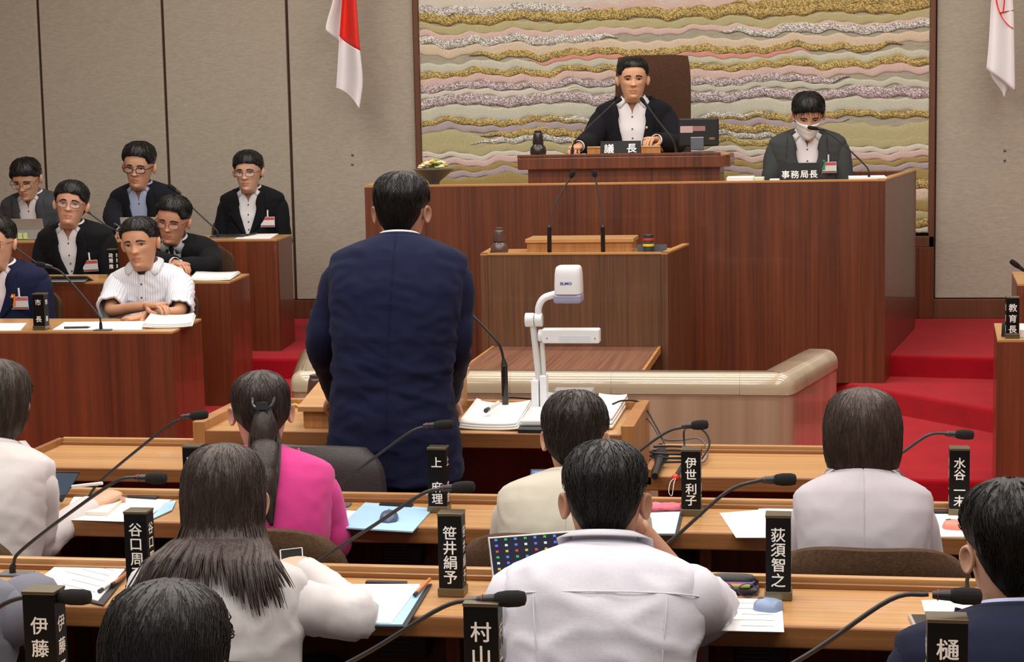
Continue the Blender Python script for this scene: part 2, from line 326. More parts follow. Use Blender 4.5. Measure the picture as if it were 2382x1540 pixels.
HAIRT = {  # z, W, yf, yb, half opening round the face in degrees
 'short': [(-0.078, 0.050, 0.04, -0.0735, 154), (-0.066, 0.062, 0.05, -0.0790, 146), (-0.045, 0.0690, 0.06, -0.0875, 133), (-0.025, 0.0730, 0.07, -0.096, 121), (-0.008, 0.0760, 0.08, -0.103, 112), (0.014, 0.0785, 0.08, -0.109, 104), (0.024, 0.0795, 0.09, -0.111, 82),
           (0.032, 0.0805, 0.094, -0.113, 66), (0.048, 0.0825, 0.096, -0.115, 57), (0.062, 0.0825, 0.094, -0.114, 47), (0.072, 0.082, 0.0915, -0.110, 36), (0.080, 0.080, 0.0900, -0.107, 0.5),
           (0.096, 0.074, 0.084, -0.098, 0), (0.112, 0.062, 0.070, -0.082, 0), (0.124, 0.045, 0.050, -0.058, 0), (0.132, 0.024, 0.026, -0.034, 0), (0.135, 0.004, 0.002, -0.008, 0)],
 'fringe': [(-0.085, 0.054, 0.04, -0.074, 154), (-0.070, 0.066, 0.05, -0.083, 142), (-0.045, 0.0745, 0.06, -0.095, 124), (-0.022, 0.079, 0.07, -0.104, 110), (0.006, 0.083, 0.08, -0.112, 100), (0.018, 0.0845, 0.09, -0.115, 74),
            (0.034, 0.085, 0.097, -0.118, 58), (0.048, 0.086, 0.098, -0.118, 47), (0.057, 0.086, 0.0975, -0.118, 34), (0.064, 0.0855, 0.0965, -0.117, 0.5), (0.080, 0.082, 0.093, -0.111, 0),
            (0.102, 0.071, 0.081, -0.096, 0), (0.120, 0.053, 0.060, -0.072, 0), (0.132, 0.030, 0.034, -0.040, 0), (0.137, 0.004, 0.002, -0.008, 0)],
 'bob': [(-0.125, 0.046, 0.01, -0.074, 124), (-0.112, 0.062, 0.03, -0.086, 104), (-0.090, 0.077, 0.05, -0.100, 84), (-0.055, 0.0885, 0.07, -0.113, 70), (-0.020, 0.0930, 0.08, -0.120, 64), (0.010, 0.0940, 0.09, -0.123, 59),
         (0.035, 0.095, 0.098, -0.123, 52), (0.060, 0.091, 0.100, -0.119, 36), (0.078, 0.087, 0.100, -0.113, 14), (0.086, 0.084, 0.099, -0.109, 0.5), (0.104, 0.074, 0.086, -0.095, 0), (0.121, 0.054, 0.062, -0.070, 0),
         (0.131, 0.030, 0.034, -0.040, 0), (0.136, 0.004, 0.002, -0.008, 0)],
 'long': [(-0.170, 0.096, 0.03, -0.124, 96), (-0.110, 0.090, 0.05, -0.120, 80), (-0.050, 0.086, 0.07, -0.116, 68),
          (0.0, 0.089, 0.08, -0.118, 62), (0.035, 0.088, 0.094, -0.118, 54), (0.060, 0.086, 0.097, -0.115, 38), (0.078, 0.083, 0.097, -0.109, 14), (0.086, 0.080, 0.096, -0.105, 0.5), (0.104, 0.070, 0.083, -0.091, 0),
          (0.120, 0.052, 0.060, -0.067, 0), (0.130, 0.029, 0.033, -0.039, 0), (0.134, 0.004, 0.002, -0.008, 0)],
 'tied': [(-0.075, 0.060, 0.05, -0.078, 158), (-0.060, 0.068, 0.06, -0.085, 146), (-0.030, 0.075, 0.07, -0.096, 120), (-0.010, 0.079, 0.08, -0.103, 96), (0.010, 0.081, 0.08, -0.106, 76), (0.035, 0.082, 0.095, -0.107, 58),
          (0.060, 0.081, 0.096, -0.105, 42), (0.078, 0.077, 0.092, -0.099, 18), (0.086, 0.074, 0.088, -0.094, 0.5), (0.102, 0.062, 0.070, -0.080, 0), (0.115, 0.044, 0.050, -0.058, 0), (0.124, 0.022, 0.025, -0.032, 0), (0.127, 0.004, 0, -0.008, 0)]}

def skin(tone):
    nm = 'skin_%d_%d_%d' % tone
    m = plain(nm, tone, 0.5, bump=0.06, bscale=350, var=0.05, vscale=30, spec=0.35)
    setp(m.node_tree.nodes['Principled BSDF'], **{'Subsurface Weight': 0.12, 'Subsurface Radius': (0.012, 0.005, 0.003), 'Subsurface Scale': 0.5}); return m
def hairmat(col):
    nm = 'hair_%d_%d_%d' % col
    m = plain(nm, col, 0.40, bump=0.22, bscale=150, var=0.35, vscale=60, stretch=(1, 1, 0.12), spec=0.32); return m
def lipmat(tone): return plain('lip_%d_%d_%d' % tone, (int(tone[0] * 0.88), int(tone[1] * 0.76), int(tone[2] * 0.76)), 0.45)

def hand_mesh(mb, M, side, curl=0.5, grip=False, mi=0):
    """hand along +y from the wrist, palm towards -z, thumb on the inner side; side +1 right hand, -1 left hand"""
    old = mb.cur; mb.cur = mi
    def T(p): return M @ V((p[0] * -side, p[1], p[2]))
    rr = []
    for y, w, h in ((-0.03, 0.024, 0.019), (0.0, 0.026, 0.018), (0.03, 0.036, 0.0165), (0.06, 0.041, 0.015), (0.085, 0.040, 0.0125), (0.094, 0.036, 0.009)):
        rr.append([T((w * math.cos(a), y, h * math.sin(a) * (1 + 0.25 * (math.sin(a) < 0)))) for a in [2 * PI * k / 14 for k in range(14)]])
    mb.loft(rr)
    for i, (x, ln, r) in enumerate(((-0.029, 0.070, 0.0083), (-0.010, 0.079, 0.0086), (0.0095, 0.073, 0.0083), (0.0275, 0.057, 0.0074))):
        p = V((x, 0.084 - 0.006 * abs(i - 1.2), 0.0)); a = -0.12 - 0.1 * i * curl; pts = [p - V((0, 0.015, 0))]; rad = [r]
        for j, fr in enumerate((0.45, 0.30, 0.25)):
            a -= curl * (0.75 if j == 0 else 0.95); d = V((-x * 0.6, math.cos(a), math.sin(a))).normalized()
            pts += [p, p + d * ln * fr * 0.5]; rad += [r * 1.02, r * (0.95 - 0.07 * j)]; p = p + d * ln * fr
        pts += [p, p + d * 0.003]; rad += [r * 0.72, r * 0.3]
        mb.tube([T(q) for q in pts], rad, 8)
    k = 0.4 + curl * 0.5
    th = [V((-0.018, 0.008, -0.004)), V((-0.036, 0.028, -0.012 - 0.01 * k)), V((-0.046, 0.052, -0.018 - 0.016 * k)), V((-0.040 + 0.012 * k, 0.074, -0.022 - 0.024 * k)), V((-0.034 + 0.016 * k, 0.084, -0.024 - 0.028 * k))]
    mb.tube([T(q) for q in th], [0.016, 0.0135, 0.0105, 0.009, 0.004], 8)
    mb.cur = old

def person(label, head, rz=0.0, floor=0.0, female=False, hp=(0, 0, 0), lean=(0.10, 0.0), hair='short', haircol=(24, 22, 21), tone=(208, 164, 138), s=1.0, hs=1.0,
           top='jacket', col=(38, 40, 46), shirtcol=(226, 224, 228), arms=None, standing=False, glasses=None, badge=None, strands=420, button=0.34, build=1.0, vol=1.0,
           short_sleeve=False, hands=(True, True), curl=(0.5, 0.5), wr=0.0045, slope=0.0, shy=0.0, mask=False, tie=False, pin=False, elbow_r=1.0, group=None, trouser=(34, 34, 40), jag=0.0, hipz=None, stripe=None, opening=0.062, mesh_scale=1.0, nk_=0.0, part=0.0, bangs=False):
    C = V(head); R = Matrix.Rotation(rz, 3, 'Z'); lf, lr = lean
    base = C - R @ V((lr, lf, 0)); base.z = floor
    root = thing('person', label, 'person', base, rz, group)
    loc = lambda p: R.inverted() @ (V(p) - base)
    Hc = V((lr, lf, C.z - floor))
    Rh = Matrix.Rotation(math.radians(hp[1]), 3, 'Z') @ Matrix.Rotation(math.radians(hp[0]), 3, 'X') @ Matrix.Rotation(math.radians(hp[2]), 3, 'Y')
    hz = hipz if hipz is not None else (0.93 if standing else 0.44)
    Hp = V((0, 0, hz)); Nb = Hc + Rh @ V((0, -0.022, -0.085)) * hs + V((0, -0.014, -0.036 - nk_)) * s
    ln = (Nb - Hp).length
    B = [Hp, Hp + V((0, -0.03, 0.38 * ln)), Nb - V((0, 0.10 + 0.15 * max(0, lf), 0.36 * ln)) if not standing else Nb - V((0, 0.12, 0.36 * ln)), Nb]
    TT = TORSO_F if female else TORSO_M
    def spine(t):
        q = min(max(t, 0), 1); u = 1 - q
        p = B[0] * u ** 3 + B[1] * 3 * u * u * q + B[2] * 3 * u * q * q + B[3] * q ** 3
        d = ((B[1] - B[0]) * 3 * u * u + (B[2] - B[1]) * 6 * u * q + (B[3] - B[2]) * 3 * q * q).normalized()
        if t < 0: p = p + d * t * ln
        return p, d
    def frame(t):
        p, d = spine(t); d = (d * (1 - 0.5 * max(0, t - 0.6) / 0.4) + V((0, 0, 0.5 * max(0, t - 0.6) / 0.4))).normalized()
        q = max(0, min(1, t)); x = V((math.cos(shy * q), math.sin(shy * q), slope * q)).normalized(); f = d.cross(x).normalized(); x = f.cross(d).normalized()
        return p, x, f, d
    sc = s * build; seed = abs(hash(label)) % 997
    seed = sum(ord(c) * (i + 1) for i, c in enumerate(label)) % 997
    def surf(t, th, off=0.0, x=None):
        p, X, F, D = frame(t); a, f, b = [tab(TT, t, k) * sc for k in (1, 2, 3)]; n = 2.35 if t < 0.85 else 2.1
        c, sn = math.cos(th), math.sin(th)
        q = p + X * ((a + off) * sp(sn, n)) + F * (((f if c > 0 else b) + off) * sp(c, n))
        if t > 0.78: q = q + D * off * min(1, (t - 0.78) / 0.1) * 0.8
        return q
    def th_at(t, w): a = tab(TT, t, 1) * sc; return math.asin(min(1, w / a) ** (2.35 / 2))
    def wrin(p, amp, n, k=1.0):
        q = V((p.x * 7, p.y * 7, p.z * 13)) * k + V((seed, seed * 0.37, 0)); q2 = V((p.x * 16 + p.z * 9, p.y * 16, p.z * 20 - p.x * 6)) * k + V((seed, 0, 3))
        n2 = noise.noise(q2); return p + n * (amp * 0.8 * noise.noise(q) + amp * 0.9 * (max(0.0, 1 - 2.2 * abs(n2)) ** 2 - 0.3))
    SM, LM, HM = skin(tone), lipmat(tone), hairmat(haircol)
    # ---- body: one surface from hips over neck to crown, plus arms and hands
    mb = MB(); rings = []
    for k in range(15):
        t = -0.05 + 1.05 * k / 14; rings.append([surf(t, th, -0.012) for th in THS])
    hw = lambda p: Hc + Rh @ (V((p.x * 1.08, p.y, p.z)) * hs)
    zs = [-0.133, -0.127] + [-0.122 + 0.0042 * k for k in range(34)] + [0.022 + 0.008 * k for k in range(9)] + [0.093, 0.100, 0.106, 0.111, 0.115, 0.118]
    nk = [hw(head_pt(zs[0], th)) for th in THS]
    rings[-1] = [surf(1.0, th, -0.006) for th in THS]
    for k in (0.3, 0.65): rings.append([rings[14][i].lerp(nk[i], k) * 1.0 for i in range(HN)])
    lipf = []
    for z in zs: rings.append([hw(head_pt(z, th)) for th in THS])
    mb.loft(rings)
    # lips
    n0 = len(rings) - len(zs)
    for fi, f in enumerate(mb.f):
        r = f[0] // HN - n0
        if len(f) == 4 and 0 <= r < len(zs) - 1 and -0.081 < zs[r] < -0.0575:
            th = THS[f[0] % HN]; x = head_pt(zs[r], th).x
            wz = 0.024 * (1 - ((zs[r] + 0.069) / 0.0125) ** 2)
            if math.cos(th) > 0.5 and abs(x) < wz: mb.mi[fi] = 1
    for sd in (-1, 1):                                        # ears
        c = head_pt(-0.002, 0).copy(); ex = tab(HEAD, -0.002, 1); Me = Matrix.Translation(V((sd * (ex + 0.006), -0.014, -0.008))) @ Euler((0.15, sd * 0.16, sd * -0.60)).to_matrix().to_4x4()
        rr = []
        for i, (k, d) in enumerate(((0.35, -0.010), (0.75, -0.006), (1.0, 0.002), (0.98, 0.008), (0.80, 0.009), (0.66, 0.003), (0.3, 0.001))):
            ring = []
            for q in range(18):
                a = 2 * PI * q / 18; lob = 1 - 0.28 * max(0, -math.sin(a)); ring.append(hw(Me @ V((sd * d, 0.0165 * k * math.cos(a) * lob, 0.030 * k * math.sin(a)))))
            rr.append(ring)
        mb.loft(rr)
    jk = []
    S = {}; arms = arms or {}
    for sd, key in ((1, 'R'), (-1, 'L')):
        p, X, F, D = frame(0.875); S[key] = p + X * sd * 0.168 * sc * (0.88 if female else 1.0) - D * 0.036
        A = arms.get(key)
        if A: el, wrs = loc(A[0]), loc(A[1])
        elif standing: el = S[key] + V((sd * 0.06, -0.02, -0.28)); wrs = el + V((0, 0.12, -0.22))
        else: el = S[key] + V((sd * 0.045, 0.05, -0.25)) * s; wrs = V((sd * 0.10, lf * 0.5 + 0.24, 0.56))
        Sh = S[key]; u1 = Sh.lerp(el, 0.5) + V((sd * 0.006, 0, 0)); w1 = el.lerp(wrs, 0.5)
        inn = p + X * sd * 0.10 * sc - D * 0.03
        path = catmull([inn, Sh, u1, el, w1, wrs], 7)
        rad = [tab([(0, 0.040), (1, 0.060), (2, 0.056), (3, 0.049), (4, 0.044), (5, 0.036)], i / 7) * sc * (0.86 if female else 1.0) for i in range(len(path))]
        S[key + 'p'] = path; S[key + 'r'] = rad
        mb.tube(path, [r - 0.012 for r in rad], 14)
        if hands[0 if key == 'R' else 1]:
            d = (path[-1] - path[-4]).normalized(); side = d.cross(V((0, 0, 1))).normalized(); up = side.cross(d)
            Mh = Matrix((( side.x, d.x, up.x, wrs.x), (side.y, d.y, up.y, wrs.y), (side.z, d.z, up.z, wrs.z), (0, 0, 0, 1))) @ Matrix.Scale(s, 4)
            hand_mesh(mb, Mh @ Matrix.Translation(V((0, 0.012, 0))), sd, curl[0 if key == 'R' else 1])
    if standing:
        for sd in (-1, 1): mb.tube([V((sd * 0.09, 0, hz)), V((sd * 0.10, 0.01, 0.48)), V((sd * 0.10, -0.01, 0.06))], [0.07, 0.05, 0.04], 12)
    else:
        for sd in (-1, 1): mb.tube(catmull([V((sd * 0.09, -0.02, hz)), V((sd * 0.11, 0.36, hz + 0.02)), V((sd * 0.11, 0.42, hz - 0.06)), V((sd * 0.11, 0.40, 0.07))], 5), 0.05, 10)
    mb.obj('body', [SM, LM], root, 2)
    # ---- trousers and shoes
    tm = MB()
    for sd in (-1, 1):
        if standing: tm.tube(catmull([V((sd * 0.085, -0.01, hz + 0.06)), V((sd * 0.10, 0.015, 0.50)), V((sd * 0.105, 0.0, 0.05))], 8), [0.115 - 0.045 * i / 16 for i in range(17)], 18)
        else: tm.tube(catmull([V((sd * 0.085, -0.06, hz)), V((sd * 0.11, 0.34, hz + 0.03)), V((sd * 0.115, 0.44, hz - 0.08)), V((sd * 0.11, 0.42, 0.06))], 6), [0.098 - 0.035 * i / 18 for i in range(19)], 16)
    if standing: tm.ball((0, 0, hz + 0.02), (0.18, 0.13, 0.12))
    tm.obj('trousers', fabric('cloth_%d_%d_%d' % trouser, trouser), root, True)
    for sd in (-1, 1):
        f = V((sd * 0.11, 0.05 if standing else 0.47, 0.0)); sm = MB(); rr = []
        for y, w, h in ((-0.10, 0.026, 0.06), (-0.06, 0.036, 0.075), (0.0, 0.036, 0.068), (0.06, 0.044, 0.05), (0.12, 0.042, 0.04), (0.16, 0.022, 0.025)):
            rr.append([f + V((w * math.cos(a), y, max(0.004, h * 0.5 + h * 0.5 * math.sin(a) * 1.05))) for a in [2 * PI * k / 12 for k in range(12)]])
        sm.loft(rr).obj('shoe', plain('shoe_black', (18, 17, 17), 0.35), root, True)
    CM = fabric('cloth_%d_%d_%d' % col, col, 0.05 if max(col) < 120 else 0.02, 800, bump=0.12)
    SHM = fabric('shirt_%d_%d_%d' % shirtcol, shirtcol, 0.03, 500, 0.8, 0.12, 0.05)
    if stripe:
        SHM = fabric('shirt_striped', shirtcol, 0.03, 500, 0.8, 0.1, 0.05); nodes, links = SHM.node_tree.nodes, SHM.node_tree.links
        tc = nodes.new('ShaderNodeTexCoord'); wv = nodes.new('ShaderNodeTexWave'); wv.inputs['Scale'].default_value = 26; links.new(tc.outputs['Object'], wv.inputs['Vector'])
        cr = nodes.new('ShaderNodeValToRGB'); cr.color_ramp.elements[0].position = 0.12; cr.color_ramp.elements[0].color = srgb(*stripe); cr.color_ramp.elements[1].position = 0.3; cr.color_ramp.elements[1].color = srgb(*shirtcol)
        links.new(wv.outputs['Fac'], cr.inputs['Fac']); links.new(cr.outputs['Color'], SHM.node_tree.nodes['Principled BSDF'].inputs['Base Color'])
    # ---- garments
    def torso_shell(off, t0, t1, opening_fn, nt_, amp, seam=False):
        rr = []; N2 = 84; nt_ = 90 if standing else nt_
        for k in range(nt_):
            t = t0 + (t1 - t0) * k / (nt_ - 1); o = opening_fn(t); ring = []
            for i in range(N2 + 1):
                th = o + (2 * PI - 2 * o) * i / N2; p = surf(t, th, off); nrm = (p - surf(t, th, off - 0.02)).normalized()
                fade = min(1, max(0, (1.0 - t) / 0.12)); q = wrin(p, amp * fade, nrm, mesh_scale)
                fo = noise.noise(V((p.x * 5 + seed, p.y * 5, p.z * (22 if standing else 11) + 1.5 * math.sin(p.x * 9)))); q = q + nrm * (amp * 1.1 * g(t - 0.30, 0.22) * max(0.0, 1 - 3.2 * abs(fo)) ** 2)
                if seam and abs(i - N2 / 2) < 0.6: q = q - nrm * 0.0035
                if seam and standing and t < 0.10 and abs(i - N2 / 2) < 0.6 + (1.1 if t < -0.12 else 0): q = q - nrm * 0.013 * min(1, (0.10 - t) / 0.1)
                ring.append(q)
            rr.append(ring)
        return rr
    def sleeve(mb2, key, frac, off, amp):
        path, rad = S[key + 'p'], S[key + 'r']; n = max(8, int(len(path) * frac)); pp = path[:n]; seg = 22; ref = None; rr = []
        for i, p in enumerate(pp):
            t = (pp[min(i + 1, n - 1)] - pp[max(i - 1, 0)]).normalized()
            if ref is None: ref = t.cross(V((0, 1, 0.2))).normalized()
            ref = (ref - t * ref.dot(t)).normalized(); bn = t.cross(ref); ring = []
            eb = g(i / 7 - 3, 0.9)
            for q in range(seg):
                a = 2 * PI * q / seg; d = ref * math.cos(a) + bn * math.sin(a)
                r = rad[i] + off + (0.012 * (i / (n - 1)) if frac < 0.8 else 0)
                ring.append(wrin(p + d * r, amp * (0.7 + 1.2 * eb), d, 1.4 * mesh_scale))
            rr.append(ring)
        last = rr[-1]; c = sum(last, V()) / seg
        rr.append([c + (p - c) * 0.90 for p in last]); rr.append([c + (p - c) * 0.88 - (pp[-1] - pp[-3]).normalized() * 0.02 for p in last])
        mb2.loft(rr, True, True, False)
    if top == 'jacket':
        tb = button
        def opn(t): return th_at(t, 0.004 + max(0.0, (t - tb) / (1 - tb)) ** 0.8 * opening * s) if t > tb else th_at(t, 0.004)
        sh = MB(); nv = lambda t: 0.0 if tie else th_at(t, max(0.0, (t - 0.90) / 0.10) * 0.032)
        sh.loft([[surf(t, nv(t) + (2 * PI - 2 * nv(t)) * k / 48, 0.004) for k in range(49)] for t in [0.04 * i for i in range(26)]], False)
        sh.obj('shirt', SHM, root, True)
        jm = MB(); rr = torso_shell(0.020, -0.34 if standing else -0.12, 0.985, opn, 52, wr, True); jm.loft(rr, False)
        last = rr[-1]; jm.loft([last, [surf(1.0, opn(0.985) + (2 * PI - 2 * opn(0.985)) * i / 84, 0.010) + V((0, 0, 0.010)) for i in range(85)]], False)
        for key in 'RL': sleeve(jm, key, 1.0 if not short_sleeve else 0.55, 0.006, wr * 0.9)
        jm.obj('jacket', CM, root, 2, solid=0.004)
        MB().tube([surf(0.06 + 0.91 * k / 30, PI, 0.0195) for k in range(31)], 0.0016, 5).obj('back_seam', CM, root, True)
        for sd in (1, -1):                                    # lapels
            lp = MB(); rr = []
            for k in range(16):
                t = tb + 0.01 + (0.975 - tb) * k / 15; q = k / 15; w = 0.012 + 0.072 * min(1, q / 0.62) if q < 0.66 else (0.050 if q < 0.70 else 0.062 * (1 - 0.35 * (q - 0.7) / 0.3))
                o = opn(t); a = tab(TT, t, 1) * sc; row = []
                for i in range(5): row.append(surf(t, sd * (o + (w * s * i / 4) / max(0.06, a) * 0.95), 0.025 + 0.005 * math.sin(PI * i / 4)))
                rr.append(row)
            lp.loft(rr, False).obj('lapel', CM, root, True, solid=0.004)
        for key in 'RL':                                      # shirt cuff
            path, rad = S[key + 'p'], S[key + 'r']; d = (path[-1] - path[-3]).normalized()
            if not short_sleeve: MB().tube([path[-1] - d * 0.02, path[-1] + d * 0.012], rad[-1] - 0.004, 16, False).obj('cuff', SHM, root, True, solid=0.003)
    else:
        sh = MB(); rr = torso_shell(0.012, -0.06, 1.0, lambda t: th_at(t, max(0.0, (t - 0.90) / 0.10) * 0.03), 52, wr, False); sh.loft(rr, False)
        for key in 'RL': sleeve(sh, key, 0.60 if short_sleeve else 1.0, 0.010 if short_sleeve else 0.005, wr)
        sh.obj('shirt', SHM, root, True, solid=0.003)
        for pts in ([surf(0.80, PI + q, 0.0125 + wr * 0.4) for q in [-1.15 + 0.1 * k for k in range(24)]], [surf(0.79 - 0.03 * k, PI - 0.62, 0.0125 + wr * 0.5) for k in range(24)], [surf(0.79 - 0.03 * k, PI + 0.62, 0.0125 + wr * 0.5) for k in range(24)]): MB().tube(pts, 0.0016, 5).obj('seam', SHM, root, True)
        pk = MB(); pk.loft([[surf(t, th_at(t, 0.016) * q, 0.0175) for q in (-1, -0.5, 0, 0.5, 1)] for t in [0.05 + 0.9 * i / 20 for i in range(21)]], False).obj('placket', SHM, root, True, solid=0.002)
    # collar: stand round the neck, folded leaf, points at the front
    if top == 'jacket' and female and tie is None: pass
    else:
        cm = MB(); r1 = []; r2 = []; r3 = []
        ov = 0.42 if not tie else 0.12
        for i in range(41):
            th = ov + (2 * PI - 2 * ov) * i / 40; ex_ = 0.010 if top != 'jacket' else 0.0; fr = g(min(th, 2 * PI - th), 0.8)
            p0 = surf(1.0, th, -0.002); r1.append(p0 + V((0, 0, -0.012 - 0.010 * fr))); r2.append(surf(1.0, th, ex_ * 0.5) + V((0, 0, 0.026 - 0.022 * fr))); r3.append(surf(0.990 - 0.070 * fr, th, 0.010 - 0.003 * fr + ex_ * 1.3) + V((0, 0, 0.004 * (1 - fr))))
        cm.loft([r1, r2, r3], False).obj('collar', SHM, root, True, solid=0.003)
    if top != 'jacket' or not female:
        for i, t in enumerate((0.86, 0.72, 0.58, 0.44)):
            if top != 'jacket' or t > button + 0.08:
                p = surf(t, 0.0, 0.019 if top != 'jacket' else 0.006); MB().ball(p, (0.005, 0.002, 0.005), 8, 4).obj('button', plain('button_dark', (60, 58, 60), 0.4), root, True)
    if tie:
        tmb = MB(); tmb.loft([[surf(t, th_at(t, w) * q, 0.010 + 0.006 * (1 - q * q)) for q in (-1, -0.4, 0.4, 1)] for t, w in ((0.985, 0.012), (0.96, 0.018), (0.93, 0.012), (0.86, 0.018), (0.74, 0.026), (0.60, 0.030))], False).obj('necktie', plain('tie_dark', (26, 26, 34), 0.5), root, True)
    # ---- hair
    HT = HAIRT[hair]; hm = MB(); rr = []; NC = 76; z0, z1 = HT[0][0], HT[-1][0]; steps = 46 if hair in ('long', 'bob') else 34
    zl = [z0 + (z1 - z0) * (1 - (1 - k / (steps - 1)) ** 1.35) for k in range(steps)]
    def hair_pt(z, th, extra=0.0):
        W, yf, yb = [tab(HT, z, k) for k in (1, 2, 3)]; y0 = yb + (yf - yb) * 0.46; n = 2.15
        tp = max(0, z) / 0.13; st = noise.noise(V((math.sin(th) * 26, math.cos(th) * 26, z * 9 + seed))) * 0.5 + noise.noise(V((math.sin(th) * 9 + seed, math.cos(th) * 9, z * 14)))
        o = extra + st * (0.0012 + 0.0016 * tp * vol) + (vol - 1) * 0.012 * tp
        c, sn = math.cos(th), math.sin(th)
        p = V(((W + o) * sp(sn, n), y0 + ((yf - y0) if c > 0 else (y0 - yb)) * sp(c, n) + o * c, z + (vol - 1) * 0.02 * max(0, tp) ** 2 + 0.6 * st * 0.003 * vol * tp))
        if p.z < -0.10 and hair == 'long':
            q = Hc + Rh @ (V((p.x, p.y, -0.10)) * hs) + V((0, 0, (p.z + 0.10) * hs)); return q
        return hw(p)
    op = lambda z: math.radians(max(0.0, tab(HT, z, 4)))
    def edges2(z):
        o = op(z)
        if o < 0.02: return 0.0, 0.0
        k = 0.9 if z > 0.02 else 0.0; j = 0.10 * noise.noise(V((z * 90, seed, 0)))* (1 if z > 0.0 else 0.3); j2 = 0.10 * noise.noise(V((z * 90, seed, 7))) * (1 if z > 0.0 else 0.3)
        return max(0.01, o * (1 + 0.30 * part * k) + j), max(0.01, o * (1 - 0.30 * part * k) + j2)
    for z in zl:
        o, o2 = edges2(z)
        rr.append([hair_pt(z, o + (2 * PI - o - o2) * i / NC) for i in range(NC + 1)])
    inner = []
    for i in range(NC + 1):
        o = op(z0); th = o + (2 * PI - 2 * o) * i / NC; inner.append(hair_pt(z0, th, -0.016))
    hm.loft([inner] + rr, False)
    # edge of the opening folded onto the skin
    for e in (0, NC):
        ed = [r[e] for r in rr]; cc = hw(V((0, -0.01, 0.02)))
        hm.loft([ed, [p + (cc - p) * 0.13 for p in ed]], False)
    for k in range(strands):
        r0 = rnd.random(); z = z0 + (z1 - z0) * (0.12 + 0.88 * r0 ** 0.8); o = op(z); th = o + (2 * PI - 2 * o) * rnd.random()
        L = (0.03 + 0.04 * rnd.random()) * (2.2 if hair in ('bob', 'long') else 1.0); dth = rnd.uniform(-0.25, 0.25); up = rnd.uniform(0.0006, 0.0030) * vol if hair in ('short', 'fringe') else rnd.uniform(0.0002, 0.0010); pts = []; rad = []
        for q in range(5):
            zz = z - L * q / 4 * (0.35 + 0.65 * min(1, (z1 - z) / 0.05)); t2 = th + dth * q / 4
            if zz < z0 + 0.004: zz = z0 + 0.004
            pts.append(hair_pt(zz, t2, 0.001 + up * math.sin(PI * min(1, (q + 0.6) / 5)) + (up * 1.2 if q == 4 else 0))); rad.append((0.0015 if strands < 600 else 0.0012 if hair in ('short', 'fringe') else 0.0008) * (1 - q / 4.6) * (1 + rnd.random() * 0.4))
        at = min(t2 % (2 * PI), 2 * PI - t2 % (2 * PI))
        if not bangs and at < op(zz) + 0.10: continue
        if (pts[0] - pts[-1]).length > 0.006: hm.tube(pts, rad, 3, False)
    zf = [0.030 + 0.001 * k for k in range(58)]
    for k in range(150 if strands < 600 else 60):             # short roots break up the front hairline
        e = rnd.choice((0, 1)); z = rnd.choice(zf); oo = edges2(z)
        if oo[0] < 0.05: continue
        th = oo[0] if e == 0 else -oo[1]; th *= rnd.uniform(0.90, 1.02); dz = rnd.uniform(0.012, 0.030); dth = rnd.uniform(-0.15, 0.15) + (0.25 * (1 if e == 0 else -1))
        a0 = hw(head_pt(z - rnd.uniform(0, 0.004), th, 0.0005)); pts = [a0] + [hair_pt(min(z1 - 0.004, z + dz * q), th + dth * q, 0.002 + 0.004 * math.sin(PI * q)) for q in (0.3, 0.6, 0.85, 1.0)]
        hm.tube(pts, [0.0014, 0.0016, 0.0014, 0.0010, 0.0004], 3, False)
    if hair == 'long':                                        # separate locks fanning out over shoulders and back
        for k in range(40):
            th = 1.55 + (2 * PI - 3.1) * (k + rnd.uniform(-0.35, 0.35)) / 39; p0 = hair_pt(-0.020, th, -0.016); p1 = hair_pt(-0.080, th, -0.004); te = 0.78 + 0.12 * noise.noise(V((th * 2.6, 0.7, seed))) + rnd.uniform(-0.05, 0.05)
            def back(t, x):
                a_ = tab(TT, t, 1) * sc + 0.03; c_ = spine(t)[0].x; xx = max(-0.94, min(0.94, (x - c_) / a_)); return surf(t, PI - math.copysign(math.asin(abs(xx) ** 1.12), xx), 0.034)
            x0_ = p1.x; x1_ = Hc.x + (p1.x - Hc.x) * 1.75 + rnd.uniform(-0.02, 0.02); t0_ = 0.975
            while t0_ > te + 0.03 and tab(TT, t0_, 1) * sc + 0.03 < abs(x0_ - Hc.x) * 1.06: t0_ -= 0.01
            b0 = back(t0_, x0_ + (x1_ - x0_) * 0.3)
            if b0.z > p1.z - 0.01: p1 = p0.lerp(p1, 0.5)
            pts = catmull([p0, p1, b0, back(t0_ + (te - t0_) * 0.45, x0_ + (x1_ - x0_) * 0.7) + V((0, -0.006, 0)), back(te, x1_) + V((0, -0.002, 0))], 5)
            hm.tube(pts, [0.0135 * (1 - (i / 20) ** 2.6 * 0.92) for i in range(21)], 8, True, 0.7)
            for q in range(7):
                d0 = V((rnd.uniform(-1, 1), rnd.uniform(-1, 0.2), 0)) * 0.012; hm.tube([pts[i] + d0 * (0.6 + i / 24) for i in (2, 6, 10, 14, 18, 20)], [0.0018, 0.0018, 0.0016, 0.0014, 0.001, 0.0004], 3, False)
    if hair == 'tied':
        cpt = hw(V((0, -0.122, 0.012))); tail = catmull([hw(V((0, -0.085, 0.020))), cpt, cpt + V((0.002, -0.020, -0.055)), cpt + V((0.006, -0.018, -0.14)), cpt + V((0.014, -0.008, -0.22)), cpt + V((0.030, -0.002, -0.29))], 8)
        rd = [tab([(0, 0.018), (8, 0.017), (16, 0.036), (24, 0.042), (32, 0.026), (40, 0.004)], i) for i in range(len(tail))]
        for p in tail:                                        # the tail lies on the back of the jacket
            best = min((surf(t, PI, 0.024) for t in [0.55 + 0.015 * q for q in range(31)]), key=lambda s_: abs(s_.z - p.z))
            if p.z < Nb.z + 0.04: p.y = min(p.y, best.y - 0.018)
        hm.tube(tail, rd, 18, True, 0.8)
